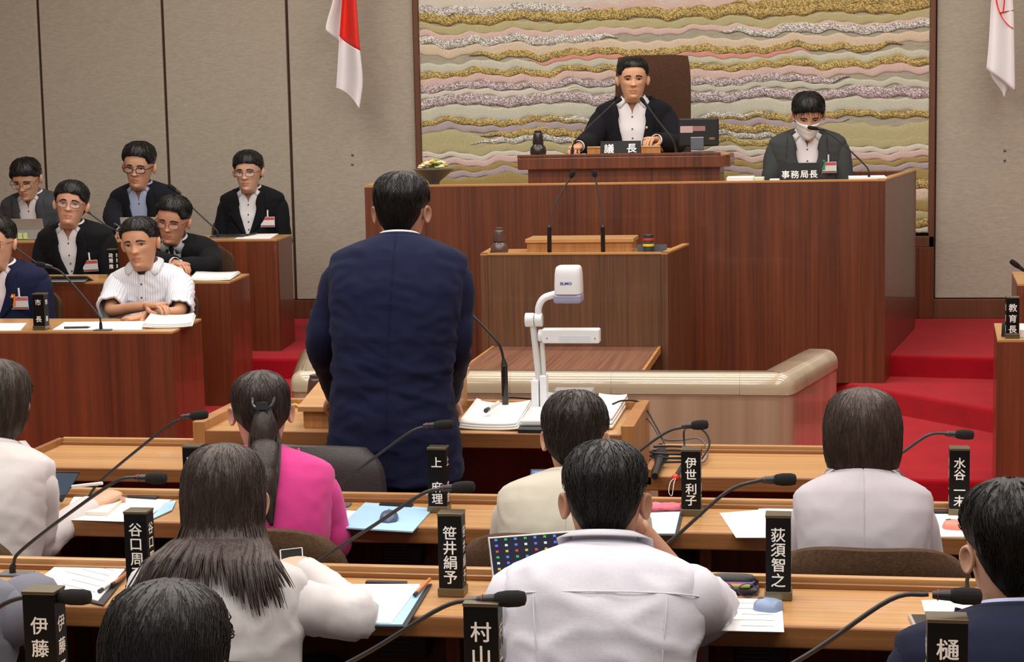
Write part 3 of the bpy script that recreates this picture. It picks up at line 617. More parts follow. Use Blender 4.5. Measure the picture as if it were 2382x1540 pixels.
        for k in range(240):
            a = rnd.uniform(0, 2 * PI); i0 = rnd.randint(6, 20); i1 = min(len(tail) - 1, i0 + rnd.randint(10, 24)); pts = []; da = rnd.uniform(-0.6, 0.6)
            for q in range(6):
                ii = i0 + (i1 - i0) * q // 5; b = a + da * q / 5; pts.append(tail[ii] + V((math.cos(b), math.sin(b) * 0.6, 0)) * rd[ii] * 1.05)
            hm.tube(pts, [0.0022 * (1 - q / 6.5) for q in range(6)], 3, False)
        cl = MB()
        for sd in (-1, 1):
            cl.tube(catmull([cpt + V((sd * 0.030, 0.012, 0.026)), cpt + V((sd * 0.026, -0.014, 0.012)), cpt + V((sd * 0.010, -0.022, -0.006)), cpt + V((sd * 0.024, -0.014, -0.026)), cpt + V((sd * 0.028, 0.010, -0.034))], 4), 0.0045, 6)
        cl.box(cpt + V((-0.016, -0.026, 0.000)), cpt + V((0.016, -0.018, 0.020)))
        cl.obj('hair_clip', plain('clip_tortoise', (44, 46, 54), 0.25), root, True)
    hm.obj('hair', HM, root, 2)
    # ---- face pieces
    for sd in (-1, 1):
        em = MB(); n = 14; cx, cz = sd * 0.0315, 0.0015; wx, wz = 0.0145, 0.0037
        def fp(x, z, o): return hw(V((x, face_y(x, z) + o, z)))
        ring = []
        for k in range(n):
            a = 2 * PI * k / n; x = cx + wx * math.cos(a); z = cz + wz * math.sin(a) * (1.0 if math.sin(a) > 0 else 0.75) + 0.0012 * sd * math.cos(a) * sd
            ring.append(fp(x, z, 0.0012))
        em.add([fp(cx, cz, 0.0030)] + ring, [(0, 1 + k, 1 + (k + 1) % n) for k in range(n)], 0)
        ir = [fp(cx + 0.0062 * math.cos(2 * PI * k / 10), cz + max(-0.0028, min(0.0038, 0.0062 * math.sin(2 * PI * k / 10))), 0.0036) for k in range(10)]
        em.add(ir, [tuple(range(10))], 1)
        lid = [[fp(cx + wx * 1.06 * math.cos(a), cz + wz * math.sin(a) * 1.05 + 0.0012 * math.cos(a), 0.0030) for a in [PI * k / 8 for k in range(9)]], [fp(cx + wx * 1.10 * math.cos(a), cz + wz * math.sin(a) * 1.05 + 0.0020 + 0.0012 * math.cos(a), 0.0026) for a in [PI * k / 8 for k in range(9)]]]
        o_ = len(em.f); em.loft(lid, False); em.mi[o_:] = [1] * (len(em.f) - o_)
        em.obj('eye', [plain('eye_white', (176, 164, 154), 0.35), plain('eye_dark', (26, 18, 15), 0.25)], root, True)
        bw = MB(); rows = []
        for k in range(8):
            q = k / 7; x = sd * (0.014 + 0.036 * q); z = 0.0205 + 0.005 * math.sin(PI * min(1, q * 1.15)) - 0.004 * q; h = 0.0050 * (1 - 0.5 * q)
            rows.append([fp(x, z - h, 0.0005), fp(x, z - h * 0.3, 0.0030), fp(x, z + h * 0.3, 0.0030), fp(x, z + h, 0.0005)])
        bw.loft(rows, False).obj('eyebrow', HM, root, True)
    if glasses:
        gm = MB(); rim_r = 0.0016 if glasses != 'thick' else 0.0026; ld = -0.004
        lens = []
        for sd in (-1, 1):
            pts = []
            for k in range(21):
                a = 2 * PI * k / 20; x = sd * 0.0335 + 0.0245 * sp(math.cos(a), 3.2); z = ld + 0.0155 * sp(math.sin(a), 3.2)
                pts.append(hw(V((x, 0.1075 - 0.18 * (abs(x) - 0.03) ** 2 / 0.03 - 0.12 * max(0, abs(x) - 0.03), z))))
            gm.tube(pts, rim_r, 6, False); lens.append(pts[:-1])
            ox = sd * 0.058; gm.tube([hw(V((ox, 0.100, 0.004))), hw(V((sd * 0.070, 0.090, 0.006))), hw(V((sd * 0.079, 0.02, 0.008))), hw(V((sd * 0.081, -0.02, 0.006)))], rim_r, 6)
        gm.tube([hw(V((-0.0095, 0.1075, 0.0))), hw(V((0, 0.1095, 0.002))), hw(V((0.0095, 0.1075, 0.0)))], rim_r, 6)
        go = gm.obj('eyeglasses', plain('frame_black', (20, 18, 20), 0.3) if glasses == 'thick' else (plain('frame_red', (110, 40, 40), 0.35, 0.3) if glasses == 'red' else plain('frame_metal', (96, 88, 80), 0.3, 0.8)), root, True)
        for pts in lens: MB().add(pts, [tuple(range(len(pts)))]).obj('lens', glassy('lens_clear', (235, 238, 255), 0.10 if glasses != 'red' else 0.35), go)
    if mask:
        mk = MB(); rr = []
        for k in range(15):
            q = k / 14; z = -0.012 - 0.118 * q; row = []
            for i in range(17):
                x = (-1 + i / 8) * (0.066 - 0.014 * q); zz = max(z, -0.116); row.append(hw(V((x, face_y(x * 0.97, max(-0.11, zz)) * 1.0 + 0.010 * (1 - (i / 8 - 1) ** 4) + 0.003 - (0.02 if z < -0.112 else 0) + 0.0015 * math.sin(q * 22), z if z > -0.122 else -0.122))))
            rr.append(row)
        mo = mk.loft(rr, False).obj('face_mask', plain('mask_white', (232, 234, 238), 0.8, bump=0.2, bscale=400), root, True, solid=0.002)
        for sd in (-1, 1):
            for z in (-0.015, -0.10): MB().tube([hw(V((sd * 0.062, face_y(0.062, z) + 0.004, z))), hw(V((sd * 0.078, 0.02, -0.01 + z * 0.3))), hw(V((sd * 0.082, -0.02, -0.01)))], 0.0012, 5).obj('ear_loop', M_WHITE, mo, True)
    if badge:                                                 # clip, clear holder and printed card on the chest
        bt, bx, colr, tagcol = badge; th = th_at(bt, abs(bx)) * (1 if bx > 0 else -1); p = surf(bt, th, 0.036); X = frame(bt)[1]; F = (surf(bt, th, 0.04) - surf(bt, th, 0.0)).normalized(); Z = X.cross(F).normalized() if X.cross(F).z > 0 else F.cross(X).normalized()
        Mb = Matrix(((X.x, F.x, Z.x, p.x), (X.y, F.y, Z.y, p.y), (X.z, F.z, Z.z, p.z), (0, 0, 0, 1)))
        bo = MB().box((-0.045, -0.0015, -0.032), (0.045, 0.0015, 0.032), Mb).obj('name_badge', plain('badge_card', (222, 220, 220), 0.25), root)
        MB().box((-0.043, 0.0016, 0.012), (0.043, 0.0022, 0.029), Mb).obj('badge_band', plain('badge_%d' % colr[0], colr, 0.3), bo)
        MB().box((-0.043, 0.0016, -0.030), (0.043, 0.0022, -0.021), Mb).obj('badge_band', plain('badge_foot', (150, 84, 72), 0.3), bo)
        MB().tube([Mb @ V((0, 0.001, 0.03)), Mb @ V((0, 0.002, 0.075))], 0.005, 6).obj('badge_clip', M_WHITE, bo)
        if tagcol: MB().box((0.022, 0.002, -0.012), (0.042, 0.005, 0.045), Mb).obj('badge_ribbon', plain('ribbon_%d_%d' % tagcol[:2], tagcol, 0.6), bo)
    if pin:
        t = 0.74; th = -th_at(t, 0.075 * s); MB().ball(surf(t, th, 0.034), (0.009, 0.004, 0.009), 10, 6).obj('lapel_pin', plain('pin_gold', (196, 176, 120), 0.3, 0.8), root, True)
    return root
# ------------------------------------------------------------------ tapestry
tp = thing('tapestry', 'huge woven wall tapestry of wavy gold, silver, pink and green bands in a wooden frame', 'tapestry', (0, 0, 0))
ZT1 = 3.75; tx0, tx1 = XL + 0.035, XR - 0.035
MB().box((tx0, YW - 0.03, zt0), (tx1, YW, ZT1)).obj('backing_cloth', plain('tap_base', (208, 202, 178), 0.95, bump=0.8, bscale=140, var=0.12, vscale=12, stretch=(1, 1, 6)), tp)
for p, q in (((XL, YW - 0.055, zt0 - 0.09), (XL + 0.035, YW, ZT1)), ((XR - 0.035, YW - 0.055, zt0 - 0.09), (XR, YW, ZT1)), ((XL, YW - 0.055, zt0 - 0.09), (XR, YW, zt0 - 0.02)), ((XL, YW - 0.055, ZT1), (XR, YW, ZT1 + 0.04))):
    MB().box(p, q).obj('frame_bar', W_FRAME, tp, bevel=0.004)
def yarn(name, col, glit):
    if name in MATS: return MATS[name]
    m, N, L, b = nt(name); tc = N.new('ShaderNodeTexCoord'); mp = N.new('ShaderNodeMapping'); mp.inputs['Scale'].default_value = (1, 0.2, 1.0 if glit else 5); L.new(tc.outputs['Object'], mp.inputs['Vector'])
    vo = N.new('ShaderNodeTexVoronoi'); vo.inputs['Scale'].default_value = 150 if glit else 40; L.new(mp.outputs['Vector'], vo.inputs['Vector'])
    n = N.new('ShaderNodeTexNoise'); n.inputs['Scale'].default_value = 60; n.inputs['Detail'].default_value = 5; L.new(mp.outputs['Vector'], n.inputs['Vector'])
    cr = N.new('ShaderNodeValToRGB'); c = srgb(*col); k0, k1 = (0.55, 1.60) if glit else (0.74, 1.16)
    cr.color_ramp.elements[0].color = tuple(x * k0 for x in c[:3]) + (1,); cr.color_ramp.elements[1].color = tuple(min(0.95, x * k1) for x in c[:3]) + (1,)
    cr.color_ramp.elements[0].position = 0.2; cr.color_ramp.elements[1].position = 0.8
    if glit:
        sx = N.new('ShaderNodeSeparateColor'); L.new(vo.outputs['Color'], sx.inputs['Color']); L.new(sx.outputs[0], cr.inputs['Fac'])
    else: L.new(n.outputs['Fac'], cr.inputs['Fac'])
    L.new(cr.outputs['Color'], b.inputs['Base Color'])
    bp = N.new('ShaderNodeBump'); bp.inputs['Strength'].default_value = 0.6 if glit else 0.5; bp.inputs['Distance'].default_value = 0.006
    L.new((vo.outputs['Distance'] if glit else n.outputs['Fac']), bp.inputs['Height']); L.new(bp.outputs['Normal'], b.inputs['Normal'])
    setp(b, **{'Roughness': 0.45 if glit else 0.9, 'Metallic': 0.25 if glit else 0}); MATS[name] = m; return m
GOLD, SILV, LILA, OLIV, PINK, CORAL, PEACH, PGRN, PALE, BRNG = (176, 154, 92), (194, 192, 184), (184, 170, 170), (192, 184, 138), (222, 194, 184), (222, 160, 142), (222, 204, 178), (208, 208, 188), (222, 216, 202), (172, 150, 92)
BANDS = [(-330, 60, 0, 1, PALE, 0), (-270, 26, 0, 1, GOLD, 1), (-235, 50, 0, 1, PGRN, 0), (-190, 30, 0, 1, LILA, 1), (-160, 40, 0, 1, PEACH, 0), (-125, 26, 0, .8, GOLD, 1), (-95, 40, 0, 1, PINK, 0), (-60, 40, 0, 1, PGRN, 0), (-30, 24, 0, 1, OLIV, 0),
 (-8, 26, 0, 1, PALE, 0), (10, 24, .2, .85, PINK, 0), (12, 22, 0, .35, SILV, 1), (30, 26, 0, 1, GOLD, 1), (14, 22, .62, 1, GOLD, 1), (54, 22, 0, 1, OLIV, 0), (70, 16, 0, 1, PINK, 0), (84, 20, 0, .40, SILV, 1), (76, 18, .60, 1, SILV, 1), (104, 24, 0, 1, PEACH, 0),
 (118, 17, .10, .95, GOLD, 1), (131, 13, .22, .78, CORAL, 0), (142, 20, 0, 1, PGRN, 0), (147, 10, .55, 1, OLIV, 0), (158, 15, 0, 1, GOLD, 1), (160, 10, .30, .70, CORAL, 0), (173, 20, 0, 1, PINK, 0), (190, 17, 0, .85, LILA, 1), (204, 16, .3, 1, PGRN, 0), (206, 14, 0, .5, PALE, 0),
 (225, 25, 0, 1, LILA, 1), (252, 32, 0, 1, PGRN, 0), (274, 15, 0, 1, GOLD, 1), (272, 12, .25, .7, SILV, 1), (289, 18, .0, .85, LILA, 0), (303, 18, .12, .80, GOLD, 1), (318, 14, .10, .75, SILV, 1), (322, 60, .70, 1, OLIV, 0), (322, 50, 0, .16, OLIV, 0), (338, 24, 0, 1, OLIV, 0),
 (334, 12, .35, .8, GOLD, 1), (354, 14, 0, 1, PALE, 0), (368, 16, 0, 1, PINK, 0), (370, 12, .5, 1, PALE, 0), (383, 14, 0, 1, BRNG, 0), (396, 16, 0, 1, LILA, 0), (418, 34, 0, 1, BRNG, 0), (440, 22, 0, 1, GOLD, 1), (462, 26, 0, 1, PEACH, 0), (484, 26, 0, 1, BRNG, 0), (506, 22, 0, 1, OLIV, 0), (522, 16, 0, 1, GOLD, 1), (537, 14, 0, 1, PGRN, 0)]
zpx = lambda y: PY(1570, y, YW).z
def wave(x, z): return 0.8 * (0.012 * math.sin(x * 21 + z * 5) * (0.7 + 0.5 * math.sin(x * 3.1 + z * 9)) + 0.014 * math.sin(x * 9.5 - z * 7) + 0.008 * math.sin(x * 43 + z * 31))
for i, (yp, th, f0, f1, c, gl) in enumerate(BANDS):
    zc = zpx(yp); h = th * 0.00283 * 0.5 * 1.12; x0, x1 = tx0 + (tx1 - tx0) * f0 + 0.004, tx0 + (tx1 - tx0) * f1 - 0.004; n = max(24, int((x1 - x0) / 0.014)); mb = MB(); rr = []
    d = 0.010 if gl else 0.004
    for k in range(n + 1):
        x = x0 + (x1 - x0) * k / n; tap = min(1, (x - x0) / 0.22 + 0.12) if f0 > 0.01 else 1; tap = min(tap, (x1 - x) / 0.22 + 0.12) if f1 < 0.99 else tap
        hh = h * tap * (0.86 + 0.28 * noise.noise(V((x * 5, i * 3.1, 0)))); w = wave(x, zc) + 0.010 * noise.noise(V((x * 4, zc * 3, 2)))
        rr.append([V((x, YW - 0.031 - d * q - 0.0004 * (i % 7), max(zt0 + 0.004, zc + w + hh * e))) for e, q in ((-1, 0), (-0.88, 0.7), (-0.4, 1), (0.4, 1), (0.88, 0.7), (1, 0))])
    mb.loft(rr, False).obj('woven_band', yarn('yarn_%d_%d_%d_%d' % (*c, gl), c, gl), tp, True)

# ------------------------------------------------------------------ flags
def flag_poles(e, px, tipz):
    p = PY(px, 0, YW); MB().tube([V((p.x, YW - 0.09, 2.75)), V((p.x, YW - 0.55, 3.75))], 0.013, 10).obj('pole', plain('pole_wood', (150, 110, 70), 0.5), e, True)
    MB().lathe([(0.03, 0), (0.03, 0.02), (0.018, 0.05)], 12, XF((p.x, YW - 0.06, 2.75), PI / 2 - 0.5)).obj('bracket', M_METAL, e, True)
def strip(bl, br, tops, bots, Yf, n=26, m=40):
    """cloth between a left and a right pixel edge; tops / bots give v along the edge per u"""
    rr = []
    for i in range(n + 1):
        u = i / n; col = []
        for j in range(m + 1):
            v = tops(u) + (bots(u) - tops(u)) * j / m; py = v; xl = tab(bl, py, 1); xr = tab(br, py, 1)
            col.append(PY(xl + (xr - xl) * u, py, Yf(u, py)))
        rr.append(col)
    return MB().loft(rr, False)
M_FLAG = plain('flag_white', (238, 236, 238), 0.8, bump=0.15, bscale=500); M_FRED = plain('flag_red', (228, 44, 30), 0.75, bump=0.15, bscale=500)
jf = thing('national_flag', 'white flag with a red disc hanging in folds from the wall', 'flag')
bl = [(-180, 806), (-60, 800), (95, 789), (208, 782)]; br = [(-180, 815), (-60, 824), (100, 836), (190, 844), (255, 836)]
yf = lambda u, py: YW - 0.34 + 0.05 * math.sin(u * 5.0 + 0.4) - 0.02 * math.sin(py * 0.02)
strip(bl, br, lambda u: -180, lambda u: 84 + 34 * u ** 0.8, yf).obj('red_disc', M_FRED, jf, True, solid=0.002)
strip(bl, br, lambda u: 84 + 34 * u ** 0.8, lambda u: 206 + 48 * u ** 1.5, yf).obj('cloth', M_FLAG, jf, True, solid=0.002)
strip([(-180, 802), (0, 774), (70, 757), (110, 770)], [(-180, 808), (0, 799), (110, 791)], lambda u: -180, lambda u: 70 + 30 * u, lambda u, py: YW - 0.28 - 0.04 * math.cos(u * 3)).obj('cloth_fold', M_FLAG, jf, True, solid=0.002)
flag_poles(jf, 812, 3.7)
cf = thing('city_flag', 'white flag with a red line emblem hanging in folds from the wall', 'flag')
yf2 = lambda u, py: YW - 0.34 + 0.05 * math.sin(u * 4.4 + 0.9)
strip([(-180, 2322), (0, 2306), (100, 2300), (165, 2294)], [(-180, 2334), (0, 2357), (100, 2360), (210, 2362)], lambda u: -180, lambda u: 160 + 52 * u, yf2).obj('cloth', M_FLAG, cf, True, solid=0.002)
strip([(120, 2306), (170, 2304), (225, 2330)], [(120, 2350), (200, 2352), (225, 2340)], lambda u: 120, lambda u: 182 + 44 * math.sin(PI * min(1, u * 0.9)), lambda u, py: YW - 0.26 + 0.02 * math.cos(u * 5)).obj('cloth_fold', M_FLAG, cf, True, solid=0.002)
em = MB()
for pts in (((2316, -40), (2317, -10), (2321, 15), (2330, 38), (2343, 56), (2357, 66)), ((2326, 30), (2340, 27), (2358, 24)), ((2338, -30), (2337, 0), (2334, 28))):
    pp = [PY(x, y, yf2((x - 2304) / 54, y) - 0.005) for x, y in pts]; em.tube(catmull(pp, 4), 0.008, 6, True, 0.3)
em.obj('emblem', M_FRED, cf, True)
flag_poles(cf, 2332, 3.7)

# ------------------------------------------------------------------ presiding officers' dais
DA = [(-2.515, 9.85), (0.343, 9.85), (0.58, 11.37), (-2.75, 11.37)]
da = thing('presiding_dais', 'long dark veneered rostrum in front of the tapestry', 'rostrum', (0, 0, 0))
def wallseg(p, q, t, z0, z1): p, q = V((*p, 0)), V((*q, 0)); d = (q - p).normalized(); n = V((-d.y, d.x, 0)) * t; return MB().prism([(p.x, p.y), (q.x, q.y), (q.x + n.x, q.y + n.y), (p.x + n.x, p.y + n.y)], z0, z1)
for nm, p, q in (('front_panel', DA[0], DA[1]), ('side_panel', DA[1], DA[2]), ('side_panel', DA[3], DA[0])):
    wallseg(p, q, 0.05, L2 if nm != 'side_panel' else L2, 1.488).obj(nm, W_PODIUM, da)
    wallseg(p, q, 0.05, 1.488, 1.50).obj('top_trim', W_TRIM, da, bevel=0.002)
MB().box((-2.46, 9.9, 1.44), (0.29, 10.5, 1.47)).obj('worktop', W_OAK, da)
MB().box((-2.44, 9.9, L2), (0.26, 11.36, 0.82)).obj('inner_platform', M_CARPET, da)
MB().box((-1.75, 10.62, 0.82), (-0.45, 11.36, 0.98)).obj('inner_platform', M_CARPET, da)
MB().box((0.10, 11.28, 1.40), (0.50, 11.34, 1.497)).obj('back_panel', W_PODIUM, da, bevel=0.004)
MB().box((0.05, 11.20, L3), (0.55, 11.36, 1.41)).obj('back_post', W_PODIUM, da)
cx0, cx1 = PY(1203, 370, 10.12).x, PY(1697, 370, 10.12).x
cd = thing('chair_desk', 'raised dark wooden desk of the chairman with rounded slab top on the rostrum', 'desk')
r = 0.06; outl = [(cx0 + 0.01, 10.12), (cx1 - r, 10.12)] + [(cx1 - r + r * math.sin(a), 10.12 + r - r * math.cos(a)) for a in [PI / 2 * k / 6 for k in range(1, 7)]] + [(cx1, 10.68), (cx0, 10.68), (cx0, 10.13)]
MB().prism(outl, 1.568, 1.635).obj('slab', W_PODIUM, cd, bevel=0.006)
MB().box((cx0, 10.12, 1.635), (cx1 - 0.05, 10.135, 1.652)).obj('front_lip', W_PODIUM, cd, bevel=0.003)
MB().box((cx0 + 0.01, 10.136, 1.6352), (cx1 - 0.01, 10.67, 1.640)).obj('writing_surface', W_OAK, cd)
MB().box((cx0 + 0.055, 10.16, 1.471), (cx1 - 0.055, 10.60, 1.567)).obj('body', W_PODIUM, cd)
# ------------------------------------------------------------------ speaker's lectern and clerks' table in front of the dais
YLc = 8.53; lx0, lx1 = PY(1117, 588, YLc).x, PY(1553, 589, YLc).x
lc = thing('front_lectern', 'brown veneered lectern with splayed sides facing the members', 'lectern')
LP = [(lx0, YLc), (lx1, YLc), (lx1 + 0.06, 9.12), (lx0 - 0.03, 9.12)]
MB().box((lx0 + 0.035, YLc + 0.003, 0.001), (lx1 - 0.035, YLc + 0.035, 1.207)).obj('front_panel', W_LECT, lc)
for x in (lx0, lx1 - 0.032): MB().box((x, YLc, 0.001), (x + 0.032, YLc + 0.036, 1.207)).obj('corner_post', W_LECT, lc, bevel=0.002)
for p, q in ((LP[1], LP[2]), (LP[3], LP[0])):
    wallseg(p, q, 0.034, 0.001, 1.207).obj('side_panel', W_LECT, lc); wallseg(p, q, 0.034, 1.207, 1.216).obj('top_trim', W_TRIM, lc)
MB().box((lx0, YLc, 1.207), (lx1, YLc + 0.036, 1.216)).obj('top_trim', W_TRIM, lc)
MB().box((lx0 + 0.03, YLc + 0.037, 1.175), (lx1 - 0.03, 9.10, 1.195)).obj('shelf', W_OAK, lc)
sx0, sx1 = PY(1222, 560, 8.8).x, PY(1474, 560, 8.8).x
bs = thing('book_rest', 'light oak reading rest standing on the brown lectern', 'book rest')
MB().box((sx0 + 0.008, 8.80, 1.1955), (sx1 - 0.008, 9.02, 1.246)).obj('body', W_OAKZ, bs); MB().box((sx0, 8.79, 1.246), (sx1, 9.04, 1.266)).obj('top_board', W_OAK, bs, bevel=0.003)
q0, q1 = PZ(1148, 808, 0.765), PZ(1528, 812, 0.765)
ct = thing('clerks_table', 'low reddish brown wooden table with ribbed top in front of the lectern', 'table')
MB().box((q0.x, 7.62, 0.735), (q1.x, YLc - 0.004, 0.765)).obj('tabletop', W_PLAT, ct); MB().box((q1.x, 7.62, 0.735), (q1.x + 0.012, YLc - 0.004, 0.768)).obj('edge_strip', W_TRIM, ct); MB().box((q0.x - 0.012, 7.62, 0.735), (q0.x, YLc - 0.004, 0.768)).obj('edge_strip', W_TRIM, ct)
MB().box((q0.x + 0.03, 7.66, 0.001), (q1.x - 0.03, YLc - 0.006, 0.735)).obj('body', W_DESKF, ct)
# ------------------------------------------------------------------ curved barrier round the well
rl = thing('well_barrier', 'low barrier with polished rounded cream cap round the well', 'barrier')
path = [V((-2.30, 7.74, 0)), V((-2.115, 6.97, 0)), V((-0.106, 6.97, 0)), V((0.075, 7.74, 0))]
def corner(p, a, b, r, n=7):
    u, w = (a - p).normalized(), (b - p).normalized(); out = []
    for k in range(n + 1):
        t = k / n; out.append((p + u * r) * (1 - t) ** 2 + p * 2 * t * (1 - t) + (p + w * r) * t * t)
    return out
fullp = [path[0]] + corner(path[1], path[0], path[2], 0.07) + [path[1].lerp(path[2], f) for f in (0.16, 0.30, 0.45, 0.575, 0.65, 0.805, 0.9)] + corner(path[2], path[1], path[3], 0.07) + [path[3]]
def sweep(prof, pts):
    rings = []
    for i, p in enumerate(pts):
        k = fullp.index(p); a = fullp[max(k - 1, 0)]; b = fullp[min(k + 1, len(fullp) - 1)]; t = (b - a).normalized(); n = V((t.y, -t.x, 0))
        rings.append([p - n * e + V((0, 0, z)) for e, z in prof])
    return MB().loft(rings)
RT = 0.857; cap = [(0.0, RT - 0.080)] + [(0.055 - 0.055 * math.cos(a), RT - 0.055 + 0.055 * math.sin(a)) for a in [PI / 2 * k / 7 for k in range(8)]] + [(0.12, RT), (0.15, RT - 0.012), (0.155, RT - 0.03), (0.155, RT - 0.08)]
cuts = [0, 9, 10, 13, 14, 23, len(fullp) - 1]
cuts = [0, 9, 11, 13, 15, len(fullp) - 1]
for a, b in zip(cuts[:-1], cuts[1:]): sweep(cap, fullp[a:b + 1]).obj('cap', M_MARBLE, rl, True, bevel=0.0015, bseg=1)
sweep([(0.004, RT - 0.086), (0.004, RT - 0.079), (0.15, RT - 0.079), (0.15, RT - 0.086)], fullp).obj('bead', M_MARBLE, rl)
sweep([(0.006, 0.001), (0.006, RT - 0.086), (0.148, RT - 0.086), (0.148, 0.001)], fullp).obj('panel', W_PALE, rl)

# ------------------------------------------------------------------ rows of members' desks
def desk_row(label, x0, x1, yn, yr, z, fl, sup=(), vents=()):
    e = thing('desk_row', label, 'desk')
    MB().box((x0, yn + 0.012, z - 0.03), (x1, yr, z)).obj('worktop', W_OAK, e)
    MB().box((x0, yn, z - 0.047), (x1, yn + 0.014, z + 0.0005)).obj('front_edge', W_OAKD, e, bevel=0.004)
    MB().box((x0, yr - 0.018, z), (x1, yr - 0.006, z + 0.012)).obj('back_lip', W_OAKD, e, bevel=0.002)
    MB().box((x0, yr, z - 0.03), (x1, yr + 0.022, z + 0.024)).obj('back_rim', W_OAK, e, bevel=0.003)
    MB().box((x0, yr + 0.0, fl), (x1, yr + 0.022, z - 0.031)).obj('back_panel', W_DESKF, e)
    for x in sup: MB().box((x - 0.015, yn + 0.08, fl), (x + 0.015, yr - 0.002, z - 0.031)).obj('support', W_DESKF, e)
    for x in vents:
        u = MB().box((x - 0.06, yr - 0.09, z - 0.17), (x + 0.06, yr - 0.03, z - 0.085)).obj('speaker_unit', M_DARK if False else plain('unit_dark', (46, 42, 40), 0.6), e, bevel=0.006)
        for k in range(7): MB().box((x - 0.05, yr - 0.094, z - 0.158 + k * 0.0095), (x + 0.02, yr - 0.0901, z - 0.154 + k * 0.0095)).obj('grille_bar', plain('grille', (64, 60, 58), 0.5), u)
        MB().lathe([(0.008, 0), (0.008, 0.012)], 10, XF((x + 0.04, yr - 0.09, z - 0.115), PI / 2)).obj('volume_knob', M_BLACK, u, True)
    return e
DZ = {1: 0.70, 2: 0.74, 3: 0.80, 4: 0.87}; RIM = {1: 6.18, 2: 5.11, 3: 4.02, 4: 2.93}; NEAR = {1: 5.74, 2: 4.785, 3: 3.695, 4: 2.60}
r1l0, r1l1 = PZ(92, 1052, 0.70).x, PZ(497, 1060, 0.70).x
def lowdesk(label, x0, x1):
    e = desk_row(label, x0, x1, NEAR[1], RIM[1], 0.70, 0.0, [x0 + 0.05, x1 - 0.05]); 
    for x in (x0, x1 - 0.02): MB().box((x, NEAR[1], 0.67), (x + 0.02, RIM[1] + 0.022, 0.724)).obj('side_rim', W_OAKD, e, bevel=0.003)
lowdesk('empty oak desk to the left of the standing man', r1l0, r1l1)
lowdesk('oak desk with a coiled cable and a handheld microphone on it', PZ(1506, 1100, 0.70).x, PZ(2040, 1100, 0.70).x)
vx = lambda px, py, y: PY(px, py, y).x
desk_row('long oak desk that the woman in pink sits at', -3.3, 1.0, NEAR[2], RIM[2], DZ[2], ROWZ[2], [-2.95, -2.2, -1.5, vx(1645, 1300, 4.95), 0.5], [vx(930, 1290, 5.0), vx(1560, 1290, 5.0), -2.0])
desk_row('long oak desk with the open laptop on it', -2.9, 1.1, NEAR[3], RIM[3], DZ[3], ROWZ[3], [-2.4, -1.75, vx(1080, 1500, 3.9), -0.25, 0.45], [vx(935, 1510, 3.93), vx(1770, 1510, 3.93)])
desk_row('oak desk row behind the dark-haired head, mostly below the picture', -2.2, 1.0, NEAR[4], RIM[4], DZ[4], ROWZ[4], [-1.6, -0.6, 0.4])
# ------------------------------------------------------------------ questioner's table, with its sloping stand
ST = 0.80; s0, s1 = PZ(490, 995, ST).x, PZ(1450, 1003, ST).x; sn, sf = PZ(1000, 1006, ST).y, 6.46
st = thing('questioner_table', 'oak table with raised side boards that the standing man speaks from', 'table')
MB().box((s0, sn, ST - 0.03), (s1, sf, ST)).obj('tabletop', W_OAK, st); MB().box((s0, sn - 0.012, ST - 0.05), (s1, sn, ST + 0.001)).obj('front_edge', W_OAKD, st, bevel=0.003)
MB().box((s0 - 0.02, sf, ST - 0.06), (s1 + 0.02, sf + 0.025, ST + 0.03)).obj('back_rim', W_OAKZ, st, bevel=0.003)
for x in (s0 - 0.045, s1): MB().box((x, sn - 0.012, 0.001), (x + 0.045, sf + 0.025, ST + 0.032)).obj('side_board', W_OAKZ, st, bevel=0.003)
MB().box((s0, sf - 0.02, 0.001), (s1, sf, ST - 0.03)).obj('back_panel', W_DESKF, st)
k0, k1 = PZ(703, 942, 0.875).x, PZ(1042, 946, 0.875).x
sd_ = thing('reading_stand', 'oak stand with a sloping top on the table before the standing man', 'book rest')
def slab(x0, x1, ya, yb, za, zb, t): return MB().add([V((x0, ya, za - t)), V((x1, ya, za - t)), V((x1, yb, zb - t)), V((x0, yb, zb - t)), V((x0, ya, za)), V((x1, ya, za)), V((x1, yb, zb)), V((x0, yb, zb))], [(0, 3, 2, 1), (4, 5, 6, 7), (0, 1, 5, 4), (1, 2, 6, 5), (2, 3, 7, 6), (3, 0, 4, 7)])
ya, yb = sn + 0.04, sf - 0.02
slab(k0, k1, ya, yb, 0.880, 0.958, 0.020).obj('sloping_top', W_OAK, sd_, bevel=0.003)
MB().add([V((x, y, z)) for x in (k0 + 0.015, k1 - 0.01) for y, z in ((ya + 0.02, ST + 0.001), (yb - 0.01, ST + 0.001), (yb - 0.01, 0.935), (ya + 0.02, 0.862))], [(0, 1, 2, 3), (7, 6, 5, 4), (0, 4, 5, 1), (1, 5, 6, 2), (2, 6, 7, 3), (3, 7, 4, 0)]).obj('body', W_OAKZ, sd_)

